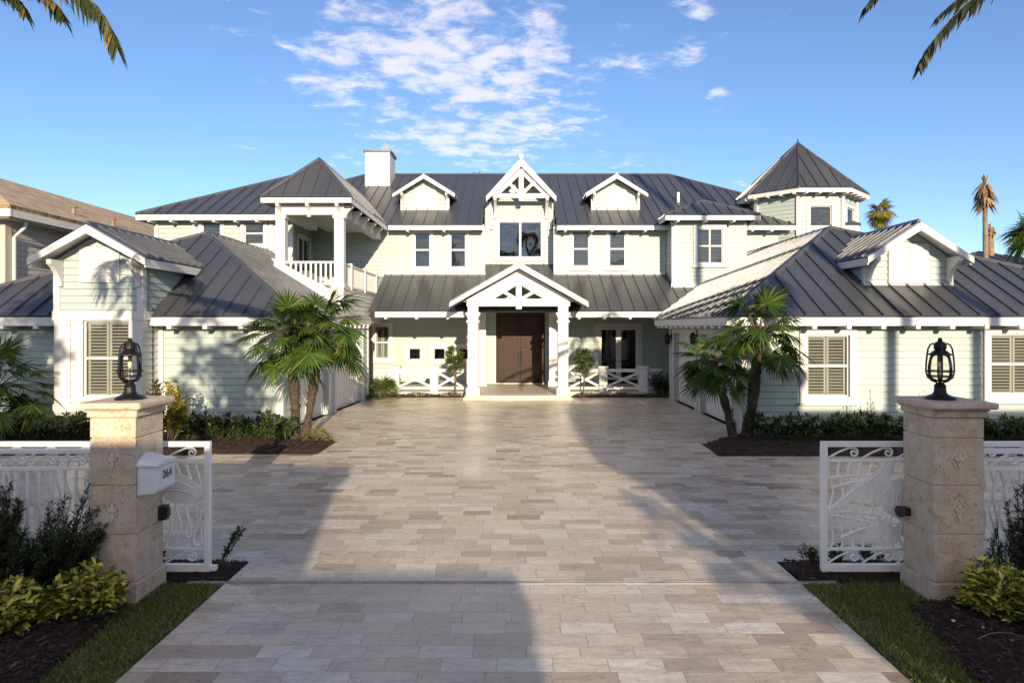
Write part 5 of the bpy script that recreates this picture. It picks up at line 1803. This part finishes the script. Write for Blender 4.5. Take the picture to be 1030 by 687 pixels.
# dark fine-leaved shrubs in front of the fences
bush('upright_shrub', 'tall dark narrow-leaved shrub before the picket fence, nearest the mailbox pillar', (-4.35, 6.15, 0), 1.12, .38, .26, 46, 150, .08, .014, 'dark_shrub', 21, zmin=.4, lean=(.28, 0), spread=.2)
bush('upright_shrub', 'tall dark narrow-leaved shrub before the picket fence, at the left picture edge', (-4.95, 6.1, 0), 1.3, .42, .26, 46, 150, .08, .014, 'dark_shrub', 22, zmin=.4, spread=.2)
bush('upright_shrub', 'low dark shrub between yellow leaved plants and the picket fence', (-4.6, 5.95, 0), .75, .5, .22, 44, 130, .075, .014, 'dark_shrub', 23, zmin=.3)
bush('upright_shrub', 'sparse dark upright shrub before the wavy fence at the right picture edge', (4.86, 6.15, 0), 1.25, .26, .24, 26, 110, .08, .015, 'dark_shrub', 24, zmin=.45, spread=.2)
bush('upright_shrub', 'thin dark shrub beside the yellow plant and the bare pillar', (4.75, 6.3, 0), .75, .3, .2, 18, 40, .08, .014, 'dark_shrub', 25, zmin=.4)
# variegated yellow shrubs
bush('variegated_shrub', 'yellow and green leaved shrub at the foot of the mailbox pillar', (-3.74, 5.80, 0), .50, .30, .24, 90, 24, .10, .045, 'variegated_leaf', 31, zmin=.15, droop=.35, wide=.5)
bush('variegated_shrub', 'wide yellow and green leaved shrub in the bottom left corner', (-4.36, 5.48, 0), .50, .46, .34, 140, 24, .10, .046, 'variegated_leaf', 32, zmin=.12, droop=.35, wide=.5)
bush('variegated_shrub', 'yellow and green leaved shrub at the foot of the bare pillar', (4.33, 5.80, 0), .56, .32, .24, 95, 24, .10, .045, 'variegated_leaf', 33, zmin=.15, droop=.35, wide=.5)
bush('variegated_shrub', 'yellow and green leaved shrub cut off by the right picture edge', (4.56, 5.38, 0), .58, .32, .32, 110, 24, .10, .046, 'variegated_leaf', 34, zmin=.12, droop=.35, wide=.5)
# croton beside the bay
bush('croton', 'orange and green croton shrub beside the white window bay', P(166, 449, 14.1) - V((0, 0, .02)), 1.55, .5, .45, 80, 26, .15, .06, 'croton_leaf', 41, zmin=.3)
# twig sprouting by the gate
bush('sapling', 'small leafy sprig growing in the mulch at the left gate end', (-3.12, 6.98, .03), .52, .10, .05, 5, 46, .055, .02, 'dark_shrub', 42, cat='sapling', zmin=.7, lean=(.55, 0), spread=.25)
for i, (x_, y_, h_) in enumerate([(-3.9, 7.05, .32), (-4.5, 7.05, .36)]):
    bush('small_shrub', ['small dark shrub seen through the seaweed gate leaf', 'small dark shrub behind the mailbox pillar'][i], (x_, y_, .03), h_, .2, .12, 18, 22, .07, .02, 'dark_shrub', 43 + i, zmin=.4)
for i, x_ in enumerate((3.18, 3.52, 3.86)):
    bush('small_shrub', ['small green seedling at the free end of the billfish gate leaf', 'small green seedling behind the middle of the billfish gate leaf', 'small green seedling behind the billfish gate leaf next to the pillar'][i], (x_, 7.05, .03), .24, .12, .1, 10, 22, .065, .02, 'bed_leaf', 46 + i, zmin=.4)
# rows of low plants along the wings
ORD = ['first', 'second', 'third', 'fourth', 'fifth', 'sixth', 'seventh', 'eighth', 'ninth', 'tenth', 'eleventh', 'twelfth']
def row(xs, D0, label, seed, group, hs=None):
    r = random.Random(seed)
    for i, px in enumerate(xs):
        D_ = D0 + r.uniform(-.3, .3)
        b = V((X(px, D_), D_, .04))
        h = r.uniform(.42, .62) if hs is None else hs[i]
        t = thing('bed_plant', label % ORD[i], 'plant', b, group)
        m = MB(); st = MB()
        for k in range(13):
            a = r.uniform(0, 2 * pi); q = math.sqrt(r.random()) * .4
            tip = b + V((cos(a) * q, sin(a) * q * .8, h * r.uniform(.4, .95)))
            st.tube([b + V((cos(a) * q * .3, sin(a) * q * .3, 0)), tip], [.008, .004], 4, False)
            cluster(r, m, tip, 20, .1, .20, .05, .3, .5)
            cluster(r, m, (b + tip) / 2, 14, .12, .20, .05, .25, .4)
        m.build('foliage', 'bed_leaf', t); st.build('branches', 'green_stem', t)
row([188, 205, 222, 238, 254, 270, 284], 14.8, 'low dark green bed plant, %s along the left wing from the croton', 51, 'low plants along the left wing')
row([8, 24, 42, 60, 76, 92], 14.8, 'low dark green bed plant, %s from the left picture edge', 52, 'low plants along the left wing')
row([770, 792, 812, 832, 850, 868, 886, 903], 14.7, 'low dark green bed plant, %s along the right wing from the palms', 53, 'low plants along the right wing')
row([995, 1010, 1026], 14.7, 'low dark green bed plant, %s to the right of the bare pillar', 54, 'low plants along the right wing')
for i, (px, D_, h_) in enumerate([(872, 15.3, 1.15), (925, 15.3, 1.25), (915, 15.4, .9)]):
    bush('wispy_shrub', ['thin wispy shrub against the right wing wall left of the pillar', 'tall thin wispy shrub behind the right pillar lantern', 'short thin wispy shrub behind the right pillar cap'][i], (X(px, D_), D_, .03), h_, .22, .1, 7, 14, .06, .03, 'bed_leaf', 56 + i, zmin=.6)

# standard trees either side of the porch
def standard_tree(label, base, h, R, seed, leaf):
    r = random.Random(seed); base = V(base)
    t = thing('small_tree', label, 'tree', base)
    m = MB(); pts = trunk_pts(base, base + V((0.02, 0, h - R * 1.1)), (.03, 0, 0), 6); m.tube(pts, [.04, .034, .03, .03, .028, .026, .022], 7)
    lf = MB(); c = base + V((0, 0, h - R))
    for k in range(85):
        d = rv(r); tip = c + V((d.x * R * .8, d.y * R * .8, d.z * R * 1.2))
        m.tube([pts[-1], tip], [.009, .003], 4, False)
        cluster(r, lf, tip, 26, .16, .10, .05, .2, .4)
    m.build('trunk', 'bark', t); lf.build('crown', leaf, t)
standard_tree('small round leafy tree left of the porch before the white railing', (X(457.5, 24.1), 24.1, .03), 1.75, .46, 61, 'topiary_leaf')
standard_tree('small round leafy tree right of the porch before the white railing', (X(586.5, 24.1), 24.1, .03), 1.72, .44, 62, 'topiary_leaf')


def dwarf_palm(label, base, R, n, seed, leaf):
    r = random.Random(seed); base = V(base)
    t = thing('dwarf_palm', label, 'palm shrub', base)
    lf = MB(); st = MB()
    for k in range(n):
        az = k * 2.4; el = r.uniform(.1, 1.4)
        d = V((cos(az) * cos(el), sin(az) * cos(el), sin(el))); hub = base + d * R * .6
        st.tube([base, hub], [.012, .006], 4, False)
        fan_leaf(lf, hub, d, V((0, 0, 1)) if el < 1.2 else V((-cos(az), -sin(az), .2)), R * .55, r, 16, 1.7, .25)
    lf.build('foliage', leaf, t); st.build('leaf_stalks', 'stem', t)
dwarf_palm('bushy dwarf palm at the far corner of the left garages', (X(385, 23.9), 23.75, 0.02), .88, 30, 71, 'topiary_leaf')
bush('round_shrub', 'dark rounded shrub at the far corner of the right garages', (X(663, 24.0), 23.9, .02), .95, .42, .35, 60, 34, .13, .03, 'dark_shrub', 72, zmin=.3)
dwarf_palm('tiny yellow-green fan plant in front of the pair of left palms', (X(323, 15.0), 14.6, .0), .42, 14, 73, 'gold_palm_leaf')


# ------------------------------------------------------------------ feather palms whose fronds hang into the top of the picture
def frond(m, st, c, az, el, L, r, droop, leaf_l=.75, nleaf=70, w=.045):
    pts = []; p = V(c); e = el; step = L / 16
    for k in range(17):
        pts.append(p.copy())
        p += V((cos(az) * cos(e), sin(az) * cos(e), sin(e))) * step
        e -= droop / 16 * (1 + k * .12)
    st.tube(pts, [.03 - .026 * k / 16 for k in range(17)], 4)
    for k in range(nleaf):
        f = .1 + .9 * (k + r.random()) / nleaf
        i = min(15, int(f * 16)); q = pts[i].lerp(pts[i + 1], f * 16 - i)
        d = (pts[i + 1] - pts[i]).normalized(); sd_ = d.cross(V((0, 0, 1))).normalized()
        for sg in (-1, 1):
            ll = leaf_l * (1 - .55 * abs(f - .45) ** 1.2 * 1.6) * r.uniform(.85, 1.1)
            m.blade(q, sd_ * sg * .8 + d * .6 + V((0, 0, r.uniform(-.1, .25))), max(.1, ll), w, V((0, 0, 1)) + rv(r, .3), r.uniform(.35, .8), .35)


def arc_frond(m, st, a, c, b, r, leaf_l, nleaf=90, w=.04, f0=.15):
    a, c, b = V(a), V(c), V(b)
    pts = [a * (1 - f) ** 2 + c * 2 * f * (1 - f) + b * f * f for f in [k / 18 for k in range(19)]]
    st.tube(pts, [.028 - .025 * k / 18 for k in range(19)], 5)
    for k in range(nleaf):
        f = f0 + (1 - f0) * (k + r.random()) / nleaf
        i = min(17, int(f * 18)); q = pts[i].lerp(pts[i + 1], f * 18 - i)
        d = (pts[i + 1] - pts[i]).normalized(); sd_ = d.cross(V((0, 0, 1))).normalized()
        for sg in (-1, 1):
            ll = leaf_l * (1.0 if f < .6 else 1.0 - (f - .6) * 1.5) * r.uniform(.8, 1.1)
            m.blade(q, sd_ * sg * .55 + d * .75 + V((0, 0, r.uniform(-.45, -.05))), max(.12, ll), w, V((0, 0, 1)) + rv(r, .4), r.uniform(.15, .5), .35)


def feather_palm(label, base, top, n, L, seed, arcs=(), leaf='coconut_leaf', bow=(.3, 0, 0), tr=.16, group=None, droop=1.7):
    r = random.Random(seed)
    t = thing('coconut_palm', label, 'palm', base, group)
    m = MB(); pts = trunk_pts(base, top, bow, 14); m.tube(pts, [tr * (1.3 - .45 * k / 14) for k in range(15)], 10); m.build('trunk', 'dead_trunk', t)
    lf = MB(); st = MB()
    for k in range(n):
        az = k * 2.4 + r.uniform(-.2, .2); el = 1.2 - 1.2 * k / n + r.uniform(-.1, .1)
        frond(lf, st, top, az, el, L * r.uniform(.85, 1.1), r, droop)
    for c_, e_, ll in arcs: arc_frond(lf, st, top, c_, e_, r, ll)
    lf.build('crown', leaf, t); st.build('leaf_stalks', 'stem', t)
    return t


feather_palm('coconut palm whose frond tips hang into the top left corner', (-7.6, 4.8, 0), (-7.0, 5.2, 6.3), 3, 1.6, 81,
             arcs=[(P(70, -95, 5.1), P(117, 44, 5.0), .42), (P(10, -75, 5.2), P(62, 14, 5.1), .36), (P(-20, -60, 5.3), P(24, 8, 5.3), .34)])
feather_palm('coconut palm whose frond tips hang into the top right corner', (8.4, 4.9, 0), (7.6, 5.2, 6.9), 9, 2.4, 82, leaf='silhouette_frond',
             arcs=[(P(985, -70, 6.0), P(925, 66, 5.9), .34), (P(930, -85, 6.0), P(872, 6, 6.0), .30), (P(1040, -80, 6.0), P(945, 16, 6.1), .30)])

# ------------------------------------------------------------------ neighbouring house and far plants
def neighbor():
    t = thing('neighbor_house', 'grey neighbouring house with tan tiled roof behind the left wing', 'house', (-22, 36, 0))
    x0, x1, y0, y1, ze = -27.0, -17.0, 22.0, 45.0, 6.55
    m = MB()
    op = []
    wall(m, (x0, y0), (x1, y0), 0, ze, op, lap=.2); wall(m, (x1, y0), (x1, y1), 0, ze, op, lap=.2); wall(m, (x1, y1), (x0, y1), 0, ze, lap=.2); wall(m, (x0, y1), (x0, y0), 0, ze, lap=.2)
    m.build('wall', 'tan_wall', t)
    for k, y_ in enumerate((27.0, 33.0)):
        window((x1, y0), (x1, y1), y_ - y0, y_ - y0 + 1.4, 3.9, 5.4, kind='hung', casing=.14, inside=None, parent=t, gmat='dark_glass')
    ov = .7; e = [V((x0 - ov, y0 - ov, ze)), V((x1 + ov, y0 - ov, ze)), V((x1 + ov, y1 + ov, ze)), V((x0 - ov, y1 + ov, ze))]
    xm = (x0 + x1) / 2; run = xm - (x0 - ov); zr_ = ze + run * .42
    r0, r1 = V((xm, y0 - ov + run, zr_)), V((xm, y1 + ov - run, zr_))
    m = MB()
    for poly in ([e[0], e[1], r0], [e[1], e[2], r1, r0], [e[2], e[3], r1], [e[3], e[0], r0, r1]):
        n = (poly[1] - poly[0]).cross(poly[2] - poly[0]).normalized()
        m.prism(poly, -n * .16)
    m.build('roof', 'roof_tiles', t)
    m = MB()
    for a_, b_ in ((e[0], e[1]), (e[1], e[2]), (e[2], e[3]), (e[3], e[0])):
        p = a_ - V((0, 0, .26)); q = b_ - V((0, 0, .26)); c = V((xm, (y0 + y1) / 2, p.z)); i_ = (c - (p + q) / 2).normalized() * .05
        m.beam(p + i_, q + i_, .08, .24)
    m.build('fascia', 'neighbor_trim', t)
    m = MB(); m.box(x0 - ov + .1, x1 + ov - .1, y0 - ov + .1, y1 + ov - .1, ze - .42, ze - .38); m.build('soffit', 'tan_wall', t)
    m = MB()
    m.tube([(x1 + .5, y0 + .3, ze - .35), (x1 + .45, y0 + .3, ze - .6), (x1 + .08, y0 + .3, ze - .95), (x1 + .08, y0 + .3, 0)], .06, 8); m.build('downpipe', 'neighbor_trim', t)
    m = MB(); m.box(x1 - .25, x1 + .03, y0 - .03, y0 + .25, 0, ze - .4); m.build('corner_board', 'tan_trim', t)
    m = MB(); m.box(x1 - .02, x1 + .06, y0 + 6.2, y0 + 6.35, ze - 1.2, ze - .9); m.build('wall_lamp', 'black_metal', t)
    for y_, d_ in ((26.2, 1.0), (28.2, .7), (36.5, 1.1)):
        m = MB(); xx = x1 + ov - 1.2 * d_; zz = ze + (x1 + ov - xx) * .42
        m.tube([(xx, y_, zz - .1), (xx, y_, zz + .26)], .08, 10); m.lathe((xx, y_, zz + .26), [(.13, 0), (.13, .04), (.04, .09)], 10); m.build('roof_vent', 'dead_trunk', t)
neighbor()

# far house tip on the right
t = thing('far_house', 'distant house with navy hipped roof tip beyond the right wing', 'house', (31.8, 44, 0))
m = MB(); wall(m, (28, 41), (36, 41), 0, 6.0, lap=.25); wall(m, (36, 41), (36, 49), 0, 6.0, lap=.25); wall(m, (28, 49), (28, 41), 0, 6.0, lap=.25); wall(m, (36, 49), (28, 49), 0, 6.0, lap=.25); m.build('wall', 'tan_wall', t)
m = MB()
ee = [V((27.4, 40.4, 6.0)), V((36.6, 40.4, 6.0)), V((36.6, 49.6, 6.0)), V((27.4, 49.6, 6.0))]
for k in range(4): roof_face(m, [ee[k], ee[(k + 1) % 4], V((32, 45, 7.75))], spacing=.6)
m.build('roof', ['navy_roof', 'soffit'], t)

# palms beyond the roofs
def far_fan_palm(label, px, py, D_, R, n, leaf, seed, tr=.18, low=-.9):
    b = V((X(px, D_), D_, 0)); c = P(px, py, D_)
    fan_palm('tall_palm', label, b, c, (.1, 0, 0), n, R, tr, seed, leaf=leaf, low=low, pet=.4)
far_fan_palm('bright yellow-green palm head behind the roof right of the tower', 885, 213, 45, 1.25, 30, 'gold_palm_leaf', 91, low=-1.4)
def dead_palm(label, px, py, D_, seed, h_, n, tr=.2):
    r = random.Random(seed); b = V((X(px, D_), D_, 0)); c = P(px, py, D_)
    t = thing('dead_palm', label, 'palm', b)
    m = MB(); m.tube(trunk_pts(b, c, (.05, 0, 0), 10), [tr * (1.2 - .3 * k / 10) for k in range(11)], 9); m.build('trunk', 'dead_trunk', t)
    lf = MB()
    for k in range(n):
        a = r.uniform(0, 2 * pi); d = V((cos(a) * .55, sin(a) * .55, -1 + r.uniform(-.2, .5))); f = r.random()
        lf.blade(c + V((cos(a) * .16, sin(a) * .16, h_ * (.1 - f * .55))), d, h_ * r.uniform(.25, .5), .16, V((cos(a), sin(a), .3)), .1)
    for k in range(n // 3):
        a = r.uniform(0, 2 * pi); lf.blade(c, V((cos(a) * .35, sin(a) * .35, 1)), h_ * r.uniform(.12, .3), .12, V((cos(a), sin(a), .3)), -.1)
    lf.build('crown', 'dead_leaf', t)
dead_palm('tall dead palm with brown hanging fronds beyond the right wing', 990.5, 187, 42, 92, 2.5, 130, .15)
dead_palm('short broken dead palm stump beside the taller dead palm', 995.5, 229, 44, 93, 1.0, 40, .24)
far_fan_palm('dark fan palm head at the right picture edge', 1036, 234, 30, 1.45, 26, 'palm_leaf', 94)
far_fan_palm('dark palm tips above the main ridge left of the tall gable', 478, 180, 52, 1.0, 20, 'palm_leaf', 95)
far_fan_palm('dark palm tip just above the ridge by the right small dormer', 596, 180, 52, .6, 16, 'palm_leaf', 96)


def leafy_tree(label, base, trunk_h, R, Rz, nb, per, L, seed, leaf='tree_leaf', name='tree', tr=.25, fill=.35, group=None):
    r = random.Random(seed); base = V(base)
    t = thing(name, label, 'tree', base, group)
    m = MB(); top = base + V((r.uniform(-.3, .3), r.uniform(-.3, .3), trunk_h)); m.tube(trunk_pts(base, top, (.15, .1, 0), 8), [tr * (1.3 - .5 * k / 8) for k in range(9)], 9)
    lf = MB(); c = top + V((0, 0, Rz * .55))
    for k in range(nb):
        d = rv(r); d = d.normalized() * (fill + (1 - fill) * r.random())
        p = c + V((d.x * R, d.y * R, d.z * Rz))
        m.tube([top, top.lerp(p, .5) + rv(r, .3), p], [tr * .3, tr * .16, .02], 5, False)
        for j in range(per):
            lf.blade(p + rv(r, R * .22), rv(r), L * r.uniform(.7, 1.3), L * .42, rv(r), .2)
    m.build('trunk', 'bark', t); lf.build('crown', leaf, t)
    return t


leafy_tree('dark rounded tree beyond the far right roof', (34.5, 42, 0), 4.0, 3.2, 2.4, 70, 60, .35, 97)

# small litter on the mulch
rl = random.Random(5)
for x_, y_ in ((3.95, 5.5), (4.12, 5.42), (4.22, 5.3), (4.02, 5.28), (4.3, 5.18), (3.78, 5.62), (4.4, 5.36)):
    m = MB(); rr = rl.uniform(.008, .018)
    m.lathe((x_, y_, .07), [(rr * .6, 0), (rr, rr * .4), (rr * .9, rr * .9), (rr * .3, rr * 1.2)], 7)
    o = m.build('shell_fragment', 'pebble', org=(x_, y_, .07)); tag(o, 'small white shell fragment lying on the dark mulch near the bare pillar', 'shell', 'shell fragments on the mulch')
m = MB(); m.tube([V((3.75 + .42 * f, 5.28 + .05 * sin(f * 3), .085 + .03 * sin(pi * f))) for f in [k / 10 for k in range(11)]], [.006 - .004 * k / 10 for k in range(11)], 5)
o = m.build('dry_twig', 'dead_leaf', org=(3.95, 5.3, .08)); tag(o, 'thin dry curved twig lying on the mulch beside the right grass strip', 'twig')
# ------------------------------------------------------------------ unseen far side of the street, behind the camera: blocks shaped to shade the drive
def shade_house(label, x0, x1, y1, h, depth=9.0, win=True):
    t = thing('shade_house', label, 'house', ((x0 + x1) / 2, y1 - depth / 2, 0), 'unseen shade houses across the street')
    m = MB(); m.box(x0, x1, y1 - depth, y1, 0, h - .25); m.build('wall', 'street_wall', t)
    m = MB(); m.box(x0 - .12, x1 + .12, y1 - depth - .12, y1 + .12, h - .25, h); m.build('roof_parapet', 'kerb', t)
    if win:
        x = x0 + 1.2
        while x + 1.3 < x1:
            for z in (1.0, 3.9):
                if z + 1.6 < h:
                    m = MB(); m.box(x - .1, x + 1.3, y1 + .005, y1 + .05, z - .1, z + 1.6); w = m.build('window', 'white_trim', t)
                    m = MB(); m.box(x, x + 1.2, y1 + .052, y1 + .058, z, z + 1.5); m.build('glass_pane', 'dark_glass', w)
            x += 3.1


YS = -13.5
def ux(u): return u - SUN_S * YS
def wz(w): return w - SUN_T * YS
shade_house('unseen low flat-roofed house across the street, shaped to shade the drive', ux(-30), ux(-.98), YS, wz(SUN_T * 12.1))
shade_house('unseen block beside the low house across the street, shaped to shade the drive', ux(-.95), ux(1.1), YS, wz(SUN_T * 6.85), 6, False)
shade_house('unseen tall flat-roofed house across the street, shaped to shade the drive', ux(4.0) + SUN_S * 9, ux(9.9), YS, wz(SUN_T * 22))
shade_house('unseen wide flat-roofed house beyond the tall one, shaped to shade the right wing foot', ux(9.95), ux(30), YS, wz(SUN_T * 16.1 + .5))

# trees and palms on the far pavement: their shade dapples both wings
for lb, u_, w_, R, Rz, nb, per, sd_ in (('broad loose street tree left of the low house', -8.9, 5.9, 1.7, 2.2, 40, 26, 101), ('narrow loose street tree before the low house', -4.2, 5.5, 1.3, 2.0, 26, 26, 102)):
    y_ = YS + 1.2
    zc_ = w_ - SUN_T * y_
    leafy_tree(lb, (u_ - SUN_S * y_, y_, 0), zc_ - Rz * .55, R, Rz, nb, per, .34, sd_, name='street_tree', tr=.16, group='trees across the street')
y_ = YS + 1.0
for lb, u_, w_, sd_, R in (('tall street palm nearest the gap between the houses', 12.1, 21.0, 111, 1.3), ('tall street palm farther from the gap between the houses', 14.2, 21.5, 112, 1.3)):
    fan_palm('street_palm', lb, (u_ - SUN_S * y_, y_, 0), (u_ - SUN_S * y_ - .05, y_, w_ - SUN_T * y_), (.04, 0, 0), 22, R, .17, sd_, 'trees across the street')
fan_palm('street_palm', 'short street palm at the corner of the tall house', (4.3 - SUN_S * y_, y_, 0), (3.75 - SUN_S * y_, y_, SUN_T * 8.2 - SUN_T * y_), (.1, 0, 0), 12, .6, .07, 113, 'trees across the street')

for lb, x_, h_, sd_ in (('tall far coconut palm leftmost of three down the side street', -1.5, 15.0, 121), ('tall far coconut palm in the middle of three down the side street', 2.2, 18.5, 122), ('tall far coconut palm rightmost of three down the side street', 4.4, 16.0, 123)):
    feather_palm(lb, (x_, -60, 0), (x_ + .6, -60, h_), 18, 3.0, sd_, group='trees across the street', tr=.22)
